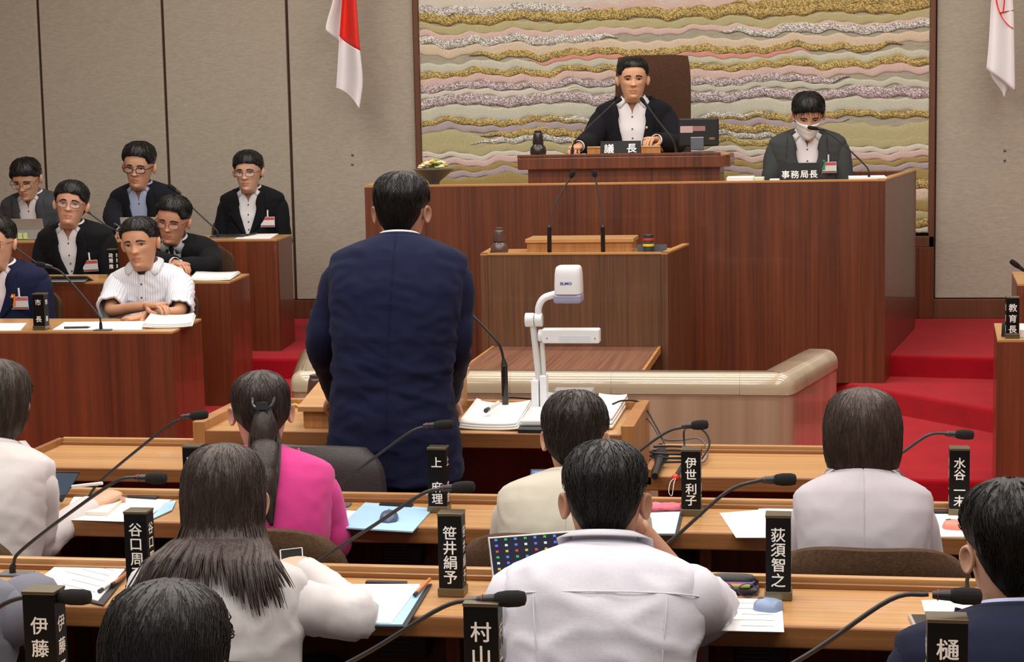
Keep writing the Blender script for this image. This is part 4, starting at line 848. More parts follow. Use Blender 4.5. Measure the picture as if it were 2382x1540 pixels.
# ------------------------------------------------------------------ officials' desks
def off_desk(label, pxr, pyr, z, fl, x_left, yb, slant=-0.055, right_side=False):
    p = PZ(pxr, pyr, z); e = thing('official_desk', label, 'desk'); yf_ = p.y; xr = p.x
    bx = xr + slant * -1.0 * ((yb - yf_) / 0.5) * 0
    if not right_side: poly = [(x_left, yf_), (xr, yf_), (xr - 0.045, yb), (x_left, yb)]
    else: poly = [(xr, yf_), (x_left, yf_), (x_left, yb), (xr + 0.04, yb)]
    MB().prism(poly, z - 0.012, z).obj('worktop_trim', W_OAK, e, bevel=0.002)
    MB().box((min(x_left, xr), yf_ + 0.0, fl + 0.001), (max(x_left, xr), yf_ + 0.025, z - 0.012)).obj('front_panel', W_DESKF, e)
    i = 1 if not right_side else 0
    wallseg(poly[1] if not right_side else poly[3], poly[2] if not right_side else poly[0], 0.024, fl + 0.001, z - 0.012).obj('side_panel', W_DESKF, e)
    return yf_, xr
OD1, OD2, OD3 = 0.94, 1.05, 1.18
off_desk('lowest wooden desk, where the man in the white short-sleeved shirt sits', 401, 771, OD1, L1, -4.6, 8.18)
off_desk('middle wooden desk behind the man in the white shirt', 534, 655, OD2, L2, -5.2, 9.38)
off_desk('highest wooden desk of the officials, next to the back wall', 644, 557, OD3, L3, -5.6, 10.65)
off_desk('wooden desk bearing the name block of the education chief beside the red steps', 2320, 790, OD1, L1, 2.6, 8.0, right_side=True)
off_desk('farther wooden desk behind the one with the education chief name block', 2367, 660, OD2, L2, 2.9, 9.3, right_side=True)
# ------------------------------------------------------------------ small things
GLYPH = {}
def glyph(ch, mat, bold=0.0):
    if (ch, mat.name) in GLYPH: return GLYPH[(ch, mat.name)]
    o = lettering(ch, 1.0, Matrix(), mat, None, bold=bold, name='character'); me = o.data; bpy.data.objects.remove(o)
    vs = [v.co.copy() for v in me.vertices]
    if vs:
        cx = (min(v.x for v in vs) + max(v.x for v in vs)) / 2; cy = (min(v.y for v in vs) + max(v.y for v in vs)) / 2; me.transform(Matrix.Translation((-cx, -cy, 0)))
        bm = bmesh.new()
        for dx, dy in ((0, 0), (0.016, 0), (-0.016, 0), (0, 0.014), (0, -0.014)):
            q = me.copy(); q.transform(Matrix.Translation((dx, dy, 0.0008 * (dx * 50 + dy * 170)))); bm.from_mesh(q); bpy.data.meshes.remove(q)
        bm.to_mesh(me); bm.free()
    GLYPH[(ch, mat.name)] = me; return me
def chars(e, spec, size, M, mat=None):
    """spec: list of (character, x, z) in the plane of M"""
    for ch, x, z in spec:
        o = bpy.data.objects.new('character', glyph(ch, mat or M_LETTER)); COL.objects.link(o); o.parent = e
        o.matrix_local = M @ Matrix.Translation((x, 0, z)) @ UPRIGHT @ Matrix.Scale(size, 4)
def name_block(label, text, px, pybase, z, h=0.19, w=0.054, d=0.046, size=0.033, group=None, rz=0.0, Y=None):
    p = PZ(px, pybase, z) if Y is None else V((PY(px, pybase, Y).x, Y, z)); e = thing('name_block', label, 'name plate', (p.x, p.y, z + 0.0005), rz, 'name blocks on the desks')
    MB().box((-w / 2 - 0.003, -d / 2 - 0.003, 0), (w / 2 + 0.003, d / 2 + 0.003, 0.020)).obj('foot', M_BRASS, e, bevel=0.002)
    MB().box((-w / 2, -d / 2, 0.020), (w / 2, d / 2, h - 0.006)).obj('block', M_PLATE, e, bevel=0.0012); MB().box((-w / 2 - 0.001, -d / 2 - 0.001, h - 0.006), (w / 2 + 0.001, d / 2 + 0.001, h)).obj('top_cap', M_BRASS, e, bevel=0.001)
    for fr in (0, 1, 2):
        M = [Matrix.Translation((0, -d / 2 - 0.0006, 0)), Matrix.Translation((w / 2 + 0.0006, 0, 0)) @ Matrix.Rotation(PI / 2, 4, 'Z'), Matrix.Translation((-w / 2 - 0.0006, 0, 0)) @ Matrix.Rotation(-PI / 2, 4, 'Z')][fr]
        chars(e, [(c, 0, h * q) for c, q in text], size if fr == 0 else size * 0.9, M)
    return e
name_block('black name block with four white characters beside the open laptop', [('笹', .77), ('井', .59), ('絹', .415), ('予', .235)], 1054, 1383, DZ[3])
name_block('black name block with four white characters behind the pale blue mouse', [('荻', .77), ('須', .595), ('智', .42), ('之', .24)], 1811, 1391, DZ[3])
name_block('black name block at the side of the long-haired woman, next to printed sheets', [('谷', .78), ('口', .60), ('周', .42), ('子', .24)], 330, 1375, DZ[3])
name_block('black name block with a wide gap between its characters, before the standing man', [('上', .78), ('麻', .40), ('理', .22)], 1022, 1190, DZ[2])
name_block('black name block with four white characters behind the pink cloth', [('伊', .80), ('世', .63), ('利', .41), ('子', .235)], 1609, 1197, DZ[2])
name_block('black name block beside the coral mouse, before the red carpet', [('水', .78), ('谷', .61), ('一', .38), ('未', .22)], 2230, 1196, DZ[2])
name_block('black name block peeping out over the head of the long-haired woman', [('山', .78)], 456, 1183, DZ[2])
name_block('black name block beside the grey sleeve', [('伊', .70), ('藤', .50), ('子', .3)], 118, 1715, DZ[4], h=0.20, w=0.058, Y=2.86)
name_block('black name block behind the back of the white-shirted man', [('村', .76), ('山', .56)], 1130, 1725, DZ[4], h=0.20, w=0.058, Y=2.86, size=0.036)
name_block('black name block at the elbow of the man in navy', [('樋', .76), ('口', .56)], 2200, 1725, DZ[4], h=0.20, w=0.062, Y=2.84, size=0.036)
name_block('black name block of the mayor on the lowest official desk', [('市', .76), ('長', .30)], 97, 767, OD1, h=0.168, w=0.056, d=0.05, size=0.030)
name_block('black name block behind the shoulder of the man with crossed arms', [('政', .78), ('策', .60), ('推', .40)], 264, 646, OD2, h=0.155, w=0.046, size=0.026)
name_block('black name block of the education chief beside the red steps', [('教', .74), ('育', .48), ('長', .22)], 2354, 786, OD1, h=0.168, w=0.05, size=0.034)
def name_plate(label, text, px, pyb, Y, z, w, h, size):
    p = PY(px, pyb, Y); e = thing('name_plate', label, 'name plate', (p.x, Y, z), 0)
    MB().add([V((x, y, q)) for x in (-w / 2, w / 2) for y, q in ((-0.03, 0), (0.03, 0), (0.008, h), (0.0, h))], [(0, 1, 2, 3), (7, 6, 5, 4), (0, 4, 5, 1), (1, 5, 6, 2), (2, 6, 7, 3), (3, 7, 4, 0)]).obj('plate', M_PLATE, e, bevel=0.001)
    chars(e, [(c, x, 0) for c, x in text], size, Matrix.Translation((0, -0.0165, h * 0.48)) @ Matrix.Rotation(-math.atan(0.03 / h), 4, 'X'))
name_plate('black plate with two white characters before the chairman', [('議', -0.064), ('長', 0.064)], 1444, 352, 10.2, 1.641, 0.228, 0.080, 0.058)
name_plate('black plate with four white characters before the masked man', [('事', -0.075), ('務', -0.025), ('局', 0.025), ('長', 0.075)], 1860, 414, 9.98, 1.471, 0.215, 0.118, 0.046)

def gooseneck(label, pts, Y, zb, foam, r=0.0042, fr=0.014, group='gooseneck microphones', base=(0.03, 0.045), Yh=None, ring=True, stem0=None):
    """pts: pixels from the foot to the tip; foam: pixels of the two ends of the foam windshield"""
    Yh = Yh or Y; n = len(pts); wp = [PY(x, y, Y + (Yh - Y) * i / max(1, n - 1)) for i, (x, y) in enumerate(pts)]
    wp[0].z = zb + 0.004; f0, f1 = PY(*foam[0], Yh), PY(*foam[1], Yh); b0 = wp[0].copy(); e = thing('microphone', label, 'microphone', (b0.x, b0.y, zb), 0, group)
    q = [p - V((b0.x, b0.y, zb)) for p in wp]; f0, f1 = [p - V((b0.x, b0.y, zb)) for p in (f0, f1)]
    MB().box((-base[0], -base[1] * 0.5, 0), (base[0] * 1.6, base[1] * 0.5, 0.006)).obj('base_plate', M_GREY, e, bevel=0.002)
    MB().tube([q[0], q[0] + V((0, 0, 0.012)), q[0].lerp(q[1], 0.9)], [0.008, 0.008, 0.0065], 10).obj('socket', M_BLACK, e, True)
    MB().tube(catmull(q, 6), r, 8).obj('stem', plain('stem_dark', (52, 50, 52), 0.38, 0.4), e, True)
    d = (f1 - f0).normalized(); L = (f1 - f0).length
    MB().tube([f0 - d * L * 0.55, f0 - d * L * 0.3, f0 + d * 0.004], [r * 1.4, r * 1.9, r * 2.2], 10).obj('capsule', plain('capsule_dark', (46, 46, 50), 0.35, 0.3), e, True)
    if ring: MB().tube([f0 - d * L * 0.40, f0 - d * L * 0.36], r * 2.15, 10).obj('indicator_ring', plain('ring_red', (120, 40, 40), 0.4), e, True)
    MB().tube([f0, f0 + d * L * 0.12, f0 + d * L * 0.4, f0 + d * L * 0.75, f0 + d * L * 0.95, f1], [fr * 0.62, fr * 0.85, fr, fr * 0.98, fr * 0.8, fr * 0.35], 14).obj('windshield', M_FOAM, e, True)
    return e
Y2, Y3, Y4 = RIM[2] - 0.07, RIM[3] - 0.07, RIM[4] - 0.07
G2, G3, G4 = 'microphones on the desk of the woman in pink', 'microphones on the laptop desk', 'microphones on the desk below the picture'
gooseneck('gooseneck microphone arching past the woman in pink', [(778, 1178), (777, 1150), (792, 1125), (880, 1058), (960, 1002), (1010, 990)], Y2, DZ[2], ((1010, 989), (1056, 987)), group=G2)
gooseneck('gooseneck microphone behind the hand of the woman with the tablet', [(205, 1190), (205, 1160), (235, 1118), (340, 1030), (400, 985), (440, 970)], Y2, DZ[2], ((443, 968), (484, 964)), group=G2)
gooseneck('gooseneck microphone above the pink cloth', [(1420, 1185), (1420, 1150), (1440, 1090), (1500, 1040), (1555, 1003), (1600, 992)], Y2, DZ[2], ((1608, 990), (1648, 987)), group=G2)
gooseneck('gooseneck microphone in front of the red steps', [(2015, 1190), (2015, 1150), (2045, 1090), (2100, 1052), (2160, 1012), (2205, 1008)], Y2, DZ[2], ((2222, 1010), (2266, 1012)), group=G2)
gooseneck('gooseneck microphone over the blue folder', [(736, 1352), (736, 1318), (755, 1295), (870, 1222), (980, 1150), (1035, 1136)], Y3, DZ[3], ((1052, 1135), (1105, 1132)), group=G3)
gooseneck('gooseneck microphone passing over printed sheets on a clipboard', [(30, 1342), (32, 1310), (50, 1280), (160, 1195), (270, 1120), (325, 1110)], Y3, DZ[3], ((340, 1112), (388, 1113)), group=G3)
gooseneck('gooseneck microphone behind the white-shirted man', [(1455, 1352), (1457, 1330), (1480, 1305), (1560, 1258), (1690, 1145), (1775, 1115)], Y3, DZ[3], ((1800, 1116), (1853, 1115)), group=G3)
gooseneck('gooseneck microphone at the ear of the man in navy', [(2250, 1385), (2250, 1362), (2251, 1345), (2270, 1290), (2380, 1200), (2420, 1180)], Y3, DZ[3], ((2440, 1170), (2490, 1160)), group=G3)
gooseneck('gooseneck microphone reaching behind the white-shirted man', [(640, 1690), (642, 1650), (690, 1605), (860, 1515), (1030, 1412), (1110, 1396)], Y4, DZ[4], ((1150, 1394), (1224, 1392)), group=G4)
gooseneck('gooseneck microphone reaching to the neck of the man in navy', [(1690, 1690), (1692, 1650), (1740, 1605), (1900, 1510), (2070, 1395), (2160, 1382)], Y4, DZ[4], ((2210, 1385), (2285, 1388)), group=G4)
gooseneck('gooseneck microphone reaching past the grey sleeve', [(-320, 1690), (-318, 1650), (-270, 1600), (-110, 1490), (10, 1405), (90, 1383)], Y4, DZ[4], ((135, 1388), (212, 1390)), group=G4)
GO = 'microphones on the officials desks'
gooseneck('gooseneck microphone leaning towards the mayor in the navy jacket', [(235, 769), (234, 748), (222, 724), (150, 640), (120, 622), (104, 617)], PZ(235, 769, OD1).y, OD1, ((108, 618), (84, 613)), 0.0045, 0.013, GO, ring=False)
gooseneck('gooseneck microphone passing behind the man with the tilted head', [(300, 556), (298, 548), (285, 542), (250, 526), (220, 505), (204, 492)], PZ(300, 556, OD3).y + 0.03, OD3, ((202, 491), (186, 480)), 0.0045, 0.013, GO, ring=False)
gooseneck('gooseneck microphone between the mayor and the desk behind', [(108, 648), (107, 636), (98, 622), (72, 602), (48, 585), (32, 574)], PZ(110, 648, OD2).y, OD2, ((32, 574), (14, 562)), 0.0045, 0.013, GO, ring=False)
gooseneck('gooseneck microphone standing by the black laptop on the highest desk', [(507, 553), (506, 540), (496, 528), (455, 490), (425, 458), (412, 446)], PZ(507, 554, OD3).y, OD3, ((410, 443), (390, 430)), 0.0045, 0.014, GO, ring=False)
gooseneck('gooseneck microphone on the farther desk beyond the education chief name block', [(2400, 660), (2400, 648), (2395, 638), (2385, 630), (2378, 626), (2372, 622)], PZ(2400, 660, OD2).y, OD2, ((2372, 622), (2350, 606)), 0.0045, 0.013, GO, ring=False)
GD = 'microphones on the rostrum'
gooseneck('gooseneck microphone beside the brown carafe of the chairman', [(1331, 352), (1332, 340), (1345, 320), (1380, 285), (1415, 252), (1430, 240)], 10.22, 1.641, ((1430, 240), (1446, 229)), 0.0045, 0.012, GD, ring=False)
gooseneck('gooseneck microphone beside the monitor of the chairman', [(1573, 352), (1570, 338), (1560, 318), (1530, 280), (1508, 250), (1498, 237)], 10.22, 1.641, ((1500, 240), (1490, 227)), 0.0045, 0.012, GD, ring=False)
gooseneck('gooseneck microphone bent in front of the white face mask', [(2022, 416), (2021, 400), (2010, 382), (1960, 335), (1925, 308), (1900, 299)], 10.02, 1.471, ((1905, 300), (1878, 296)), 0.0042, 0.011, GD, ring=False)
GLc = 'microphones on the front lectern'
def long_mic(label, pts, foam, Y, zb, split):
    wp = [PY(x, y, Y) for x, y in pts]; wp[0].z = zb; b = wp[0].copy(); e = thing('microphone', label, 'microphone', b, 0, GLc); q = [p - b for p in wp]
    MB().tube([V((0, 0, 0)), q[1]], 0.011, 12).obj('handle', M_BLACKG, e, True, bevel=0.001); MB().tube([q[1], q[1] + (q[2] - q[1]) * 0.3], [0.011, 0.005], 12).obj('collar', M_BLACK, e, True)
    MB().tube(catmull(q[1:], 6), 0.0045, 8).obj('stem', plain('stem_grey', (96, 94, 94), 0.35, 0.7), e, True)
    f0, f1 = [PY(*p, Y) - b for p in foam]; MB().tube([f0, f0.lerp(f1, 0.3), f0.lerp(f1, 0.75), f1], [0.008, 0.013, 0.013, 0.006], 12).obj('windshield', M_FOAM, e, True)
long_mic('thin microphone leaning right on the front lectern', [(1278, 583), (1278, 528), (1280, 510), (1292, 475), (1312, 438), (1328, 410)], ((1327, 413), (1336, 397)), 8.66, 1.196, 0)
long_mic('thin upright microphone on the front lectern beside the striped cup', [(1403, 583), (1402, 528), (1400, 505), (1395, 470), (1389, 435), (1384, 408)], ((1384, 412), (1382, 395)), 8.66, 1.196, 0)
tm_ = thing('microphone', 'tall microphone with thick black foot beside the document camera', 'microphone', PZ(1176, 955, ST)); ob = V(tm_.location); qq = [PY(x, y, ob.y) - ob for x, y in ((1176, 955), (1173, 850), (1171, 835), (1160, 800), (1125, 760), (1092, 727), (1080, 715))]; qq[0].z = 0.002
MB().box((-0.05, -0.035, 0), (0.05, 0.035, 0.005)).obj('base_plate', M_GREY, tm_, bevel=0.002); MB().tube(qq[:2], 0.0125, 14).obj('handle', M_BLACKG, tm_, True, bevel=0.001); MB().tube([qq[1], qq[2]], [0.012, 0.006], 12).obj('collar', M_BLACK, tm_, True); MB().tube(catmull(qq[1:], 6), 0.005, 8).obj('stem', M_BLACK, tm_, True)
MB().tube([qq[-1], qq[-1].lerp(qq[-2], -1.6)], [0.010, 0.012], 12).obj('windshield', M_FOAM, tm_, True)

def sheet(label, corners, z, t=0.0012, mat=None, name='paper_sheet', cat='paper', lines=0, group=None, dz=0.0008):
    c = [PZ(x, y, z) for x, y in corners]; o = sum(c, V()) / len(c); o.z = z + dz; e = None
    poly = [(p.x - o.x, p.y - o.y) for p in c]
    if sum(poly[i][0] * poly[(i + 1) % len(poly)][1] - poly[(i + 1) % len(poly)][0] * poly[i][1] for i in range(len(poly))) < 0: poly.reverse(); c = c[::-1]
    ob_ = MB().prism(poly, 0, t).obj(name, mat or M_PAPER); ob_.location = o; tag(ob_, label, cat, group)
    if lines:
        a, b, d = [V((*poly[k], 0)) for k in (0, 3, 1)]
        if True:
            u, w = (b - a), (d - a)
            for k in range(lines):
                f = 0.15 + 0.7 * k / max(1, lines - 1); L = rnd.uniform(0.4, 0.75)
                p0 = a + u * 0.12 + w * f; p1 = p0 + u * L; n = w.normalized() * 0.0012
                MB().add([p0 - n + V((0, 0, t + 0.0003)), p1 - n + V((0, 0, t + 0.0003)), p1 + n + V((0, 0, t + 0.0003)), p0 + n + V((0, 0, t + 0.0003))], [(0, 1, 2, 3)]).obj('text_line', M_INK, ob_)
    return ob_
M_BLUEF = plain('folder_blue', (160, 200, 226), 0.6); M_BKF = plain('folder_black', (30, 30, 34), 0.5)
# front row of members
z = DZ[2]
sheet('light blue folder under the dark mouse', [(788, 1230), (850, 1172), (1008, 1186), (960, 1240)], z, 0.004, M_BLUEF, 'folder', 'folder')
sheet('white sheet beside the light blue folder', [(770, 1216), (775, 1186), (832, 1190), (800, 1222)], z, dz=0.0003)
sheet('white sheets in front of the tablet woman', [(140, 1210), (175, 1152), (398, 1164), (330, 1216)], z)
sheet('small cream notebook under the hand of the tablet woman', [(190, 1200), (226, 1158), (290, 1166), (250, 1202)], z, 0.010, plain('cream', (226, 222, 208), 0.6), 'notebook', 'notebook', dz=0.0025)
sheet('light blue folder corner under the edge of white sheets', [(345, 1215), (385, 1172), (410, 1168), (400, 1190)], z, 0.003, M_BLUEF, 'folder', 'folder', dz=0.0022)
sheet('white sheet in a black folder beside the pink cloth', [(1503, 1246), (1500, 1198), (1582, 1195), (1570, 1246)], z, dz=0.005)
sheet('black folder under a white sheet beside the pink cloth', [(1500, 1249), (1500, 1194), (1590, 1191), (1577, 1250)], z, 0.004, M_BKF, 'folder', 'folder')
sheet('white sheet skewed on the desk to the left of the grey-jacketed woman', [(1712, 1252), (1674, 1195), (1770, 1187), (1800, 1252)], z)
sheet('white sheet tucked under the arm of the grey-jacketed woman', [(1790, 1252), (1764, 1186), (1880, 1182), (1880, 1252)], z, dz=0.0022)
sheet('white sheet under the coral mouse', [(2160, 1250), (2160, 1196), (2300, 1196), (2310, 1250)], z)
def trayed(label, c, z): return sheet(label, c, z, 0.008, M_BLACK, 'pen_tray', 'pen tray')
trayed('black pen tray behind the light blue folder', [(882, 1180), (886, 1174), (962, 1178), (958, 1184)], z)
trayed('black pen case beyond the white sheet of the coral mouse', [(2160, 1197), (2162, 1187), (2228, 1187), (2226, 1197)], z)
trayed('black tray on the desk of the tablet woman', [(296, 1160), (300, 1155), (368, 1158), (364, 1164)], z)
def mouse(label, px, py, z, col, rz=0.0, L=0.095, Wd=0.058, dz=0.0015):
    p = PZ(px, py, z); o = thing('computer_mouse', label, 'mouse', (p.x, p.y, z + dz), rz); m = plain('mouse_%d' % col[0], col, 0.38); rr = []
    for i in range(11):
        a = -1 + 2 * i / 10; w = Wd / 2 * (1 - abs(a) ** 3.2) ** 0.5 + 0.0006; h = 0.021 * (1 - abs(a) ** 3.4) ** 0.5 + 0.001
        rr.append([V((w * math.copysign(abs(math.cos(t)) ** 0.7, math.cos(t)), a * L / 2, max(0.0, h * math.sin(t)))) for t in [PI * k / 12 for k in range(13)]])
    MB().loft(rr).obj('shell', m, o, True); MB().box((-0.0006, 0.008, 0.0195), (0.0006, L * 0.36, 0.0222)).obj('button_gap', M_GREY, o)
    MB().lathe([(0.006, -0.003), (0.006, 0.003)], 10, XF((0, L * 0.22, 0.0178), 0, PI / 2)).obj('scroll_wheel', M_GREY, o, True)
mouse('dark blue-grey mouse on the light blue folder', 905, 1212, DZ[2], (78, 92, 118), 0.2, 0.10, 0.052, 0.0055)
mouse('coral pink mouse on a white sheet', 2222, 1230, DZ[2], (236, 140, 122), 1.3, 0.072, 0.056, 0.0025)
mouse('pale blue mouse on a printed sheet', 1787, 1418, DZ[3], (132, 152, 186), 1.25, 0.066, 0.06, 0.0025)
pk = thing('pink_cloth', 'folded pink patterned handkerchief beside a black name block', 'cloth', PZ(1545, 1187, DZ[2])); mbp = MB(); rr = []
for k in range(5):
    rr.append([V((-0.048 + 0.096 * i / 12, -0.028 + 0.056 * (k / 4), 0.001 + 0.020 * math.sin(PI * (k + 0.3) / 4.6) + 0.004 * noise.noise(V((i * 0.5, k, 0))))) for i in range(13)])
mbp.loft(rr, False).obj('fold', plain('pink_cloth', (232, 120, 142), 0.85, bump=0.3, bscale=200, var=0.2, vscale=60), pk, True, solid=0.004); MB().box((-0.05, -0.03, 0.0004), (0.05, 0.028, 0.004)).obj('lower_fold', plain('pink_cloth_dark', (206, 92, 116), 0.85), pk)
# laptop row
z = DZ[3]
sheet('black clipboard under printed sheets beside a black name block', [(85, 1372), (150, 1312), (312, 1320), (240, 1412)], z, 0.004, M_BKF, 'clipboard', 'clipboard')
sheet('printed white sheets on the black clipboard', [(78, 1366), (152, 1306), (304, 1315), (228, 1405)], z, 0.003, None, 'paper_sheet', 'paper', 6, dz=0.0052)
sheet('dark blue folder under the papers of the long-haired woman', [(850, 1462), (880, 1384), (1005, 1362), (945, 1463)], z, 0.004, M_BKF, 'folder', 'folder')
sheet('light blue folder under the white paper of the long-haired woman', [(848, 1460), (860, 1375), (992, 1370), (936, 1461)], z, 0.003, M_BLUEF, 'folder', 'folder', dz=0.0052)
sheet('white paper at the elbow of the long-haired woman', [(800, 1458), (770, 1368), (978, 1368), (910, 1459)], z, dz=0.0085)
trayed('black pen tray behind the paper of the long-haired woman', [(850, 1363), (853, 1358), (948, 1360), (946, 1366)], z)
sheet('white printed sheet under the pale blue mouse', [(1640, 1468), (1660, 1393), (1818, 1396), (1824, 1472)], z, lines=5)
sheet('white sheet near the ear of the man in navy', [(2150, 1424), (2143, 1398), (2290, 1396), (2290, 1424)], z)
def pen(label, a, b, z, r, col, tipcol=None, dz=0.0, cat='pen'):
    p, q = PZ(*a, z), PZ(*b, z); p.z = q.z = z + dz + r + 0.0008; c = (p + q) / 2; c.z = z + dz; o = thing('pen', label, cat, c); d = (q - p).normalized()
    MB().tube([p - c, q - c], r, 10).obj('barrel', plain('pen_%d_%d_%d' % col, col, 0.35), o, True); MB().tube([q - c, q - c + d * r * 2.5], [r * 0.9, r * 0.2], 10).obj('tip', plain('tip_%d' % (tipcol or (40, 40, 40))[0], tipcol or (40, 40, 40), 0.4), o, True)
    MB().tube([p - c - d * r, p - c + d * r * 3], r * 1.06, 10).obj('cap', plain('tip_%d' % (tipcol or (40, 40, 40))[0], tipcol or (40, 40, 40), 0.4), o, True)
pen('orange ball pen lying across the dark blue folder', (966, 1398), (1000, 1362), z, 0.0042, (206, 120, 60), dz=0.0098)
pen('black and white pen on the printed sheets', (233, 1388), (272, 1360), z, 0.0045, (230, 230, 228), dz=0.0085)
pen('orange pen beside the black and white pen', (262, 1372), (296, 1345), z, 0.0038, (190, 110, 60), dz=0.0085)
pc = thing('pencil_case', 'open black pencil case in front of the brown chair', 'pencil case', PZ(1703, 1380, z)); rr = []
for i in range(9):
    x = -0.058 + 0.116 * i / 8; k = (1 - abs(2 * i / 8 - 1) ** 4) ** 0.5 * 0.9 + 0.1; rr.append([V((x, 0.035 + 0.020 * k * math.cos(a), 0.019 + 0.018 * k * math.sin(a))) for a in [2 * PI * t / 12 for t in range(12)]])
MB().loft(rr).obj('upper_flap', M_BKF, pc, True)
MB().prism([(-0.05, -0.02), (0.056, -0.02), (0.06, 0.03), (-0.055, 0.03)], 0.0005, 0.014).obj('tray', M_BKF, pc, bevel=0.004)
for i, c in enumerate(((150, 170, 60), (200, 40, 90), (90, 60, 130), (40, 90, 160))): MB().tube([V((-0.05 + 0.004 * i, -0.014 + 0.011 * i, 0.019)), V((0.04 + 0.003 * i, -0.010 + 0.011 * i, 0.019))], 0.0045, 8).obj('stored_pen', plain('stored_%d' % c[0], c, 0.4), pc, True)
gl = thing('spectacles', 'folded spectacles lying before the black pencil case', 'spectacles', PZ(1712, 1390, z)); gmb = MB()
for sx in (-0.026, 0.026): gmb.tube([V((sx + 0.021 * math.cos(a), 0.0 + 0.0, 0.017 + 0.015 * math.sin(a))) for a in [2 * PI * k / 16 for k in range(17)]], 0.0016, 6, False)
gmb.tube([V((-0.006, 0, 0.02)), V((0.006, 0, 0.02))], 0.0015, 6); gmb.tube([V((-0.047, 0, 0.022)), V((-0.047, 0.012, 0.012)), V((0.04, 0.018, 0.004))], 0.0016, 6); gmb.tube([V((0.047, 0, 0.022)), V((0.047, 0.018, 0.012)), V((-0.04, 0.026, 0.004))], 0.0016, 6)
gmb.obj('frame', plain('spec_purple', (60, 44, 90), 0.3), gl, True)
# tablets, phones, laptop
def tablet(label, corners, mat_face, mat_back, t=0.008, name='tablet', cat='tablet', edge=0.006, stand=True):
    """corners: world points of the screen face (lower left, lower right, upper right, upper left)"""
    a, b, c, d = corners; o = (a + b) / 2; n = (b - a).cross(d - a).normalized(); e = thing(name, label, cat, o)
    L = lambda p: p - o
    MB().add([L(a), L(b), L(c), L(d)] + [L(p - n * t) for p in (a, b, c, d)], [(0, 1, 2, 3), (7, 6, 5, 4), (0, 4, 5, 1), (1, 5, 6, 2), (2, 6, 7, 3), (3, 7, 4, 0)]).obj('case', mat_back, e, bevel=0.002)
    k = edge; u, w = (b - a).normalized() * k, (d - a).normalized() * k; f = n * 0.0006
    MB().add([L(a + u + w + f), L(b - u + w + f), L(c - u - w + f), L(d + u - w + f)], [(0, 1, 2, 3)]).obj('screen', mat_face, e)
    return e
M_SIL = plain('silver_shell', (176, 174, 172), 0.35, 0.3)
tab_ = [PZ(118, 1168, DZ[2]), PZ(146, 1170, DZ[2])]
a = PY(112, 1172, 4.93); b = PY(150, 1166, 5.03); tablet('tablet propped up before the woman with the brown bob', [PY(60, 1170, 4.85), PY(146, 1168, 5.0), PY(188, 1098, 5.05), PY(110, 1096, 4.95)], emis('tablet_glow', (96, 112, 132), 0.5), M_BLACK)
tablet('small tablet showing a blue screen beside the beige jacket', [PY(1228, 1160, 4.98), PY(1330, 1158, 4.98), PY(1328, 1090, 5.05), PY(1234, 1091, 5.05)], emis('tablet_blue', (110, 150, 230), 0.9), M_BLACK)
tablet('dark tablet in front of the woman in the grey jacket', [PY(1930, 1185, 4.95), PY(2108, 1185, 4.95), PY(2106, 1104, 5.05), PY(1927, 1106, 5.05)], M_SCREEN, M_BLACK)
pz = DZ[3] + 0.008; tablet('dark tablet lying beside the man in navy', [PZ(2132, 1468, pz), PZ(2296, 1462, pz), PZ(2290, 1428, pz), PZ(2112, 1428, pz)], plain('tablet_dim', (58, 58, 54), 0.15), M_SIL)
lp = thing('laptop', 'open laptop showing a desktop full of icons before the white-shirted man', 'laptop', PZ(1245, 1405, DZ[3])); lo = V(lp.location)
A, Bq, Cq, Dq = [p - lo for p in (PY(1152, 1402, 3.87), PY(1372, 1402, 3.90), PY(1350, 1232, 3.985), PY(1134, 1249, 3.955))]
nn = (Bq - A).cross(Dq - A).normalized()
MB().add([A, Bq, Cq, Dq] + [p - nn * 0.006 for p in (A, Bq, Cq, Dq)], [(0, 1, 2, 3), (7, 6, 5, 4), (0, 4, 5, 1), (1, 5, 6, 2), (2, 6, 7, 3), (3, 7, 4, 0)]).obj('lid', M_SIL, lp, bevel=0.002)
uv = lambda u, v, o: (A + (Bq - A) * u) * (1 - v) + (Dq + (Cq - Dq) * u) * v + nn * o
scn = MB().add([uv(.02, .03, .0008), uv(.98, .03, .0008), uv(.98, .97, .0008), uv(.02, .97, .0008)], [(0, 1, 2, 3)]).obj('screen', emis('screen_dark', (10, 14, 44), 1.0), lp)
bl_ = [uv(min(0.97, 0.66 + 0.42 * math.cos(a) * (1 + 0.12 * math.sin(3 * a))), max(0.04, 0.36 + 0.44 * math.sin(a) * (1 + 0.15 * math.cos(2 * a))), .0014) for a in [2 * PI * k / 28 for k in range(28)]]
MB().add(bl_, [tuple(range(28))]).obj('wallpaper_shape', emis('wall_violet', (84, 70, 220), 0.9), scn)
icc = [(90, 150, 235), (230, 190, 60), (235, 235, 240), (70, 190, 90), (220, 80, 70), (120, 120, 230)]
for i in range(7):
    for j in range(10):
        if i + j * 1.6 > 9: continue
        u, v = 0.07 + 0.105 * i, 0.92 - 0.088 * j; w = 0.016; MB().add([uv(u, v, .002), uv(u + w * 1.9, v, .002), uv(u + w * 1.9, v + 0.034, .002), uv(u, v + 0.034, .002)], [(0, 1, 2, 3)]).obj('icon', emis('icon_%d' % ((i * 3 + j * 5) % 6), icc[(i * 3 + j * 5) % 6], 0.9), scn)
MB().add([A, Bq, Bq + V((0, -0.17, 0.002)), A + V((0, -0.17, 0.002))] + [p + V((0, 0, -0.006)) for p in (A, Bq, Bq + V((0, -0.17, 0.002)), A + V((0, -0.17, 0.002)))], [(0, 1, 2, 3), (7, 6, 5, 4), (0, 4, 5, 1), (1, 5, 6, 2), (2, 6, 7, 3), (3, 7, 4, 0)]).obj('keyboard_deck', M_SIL, lp)
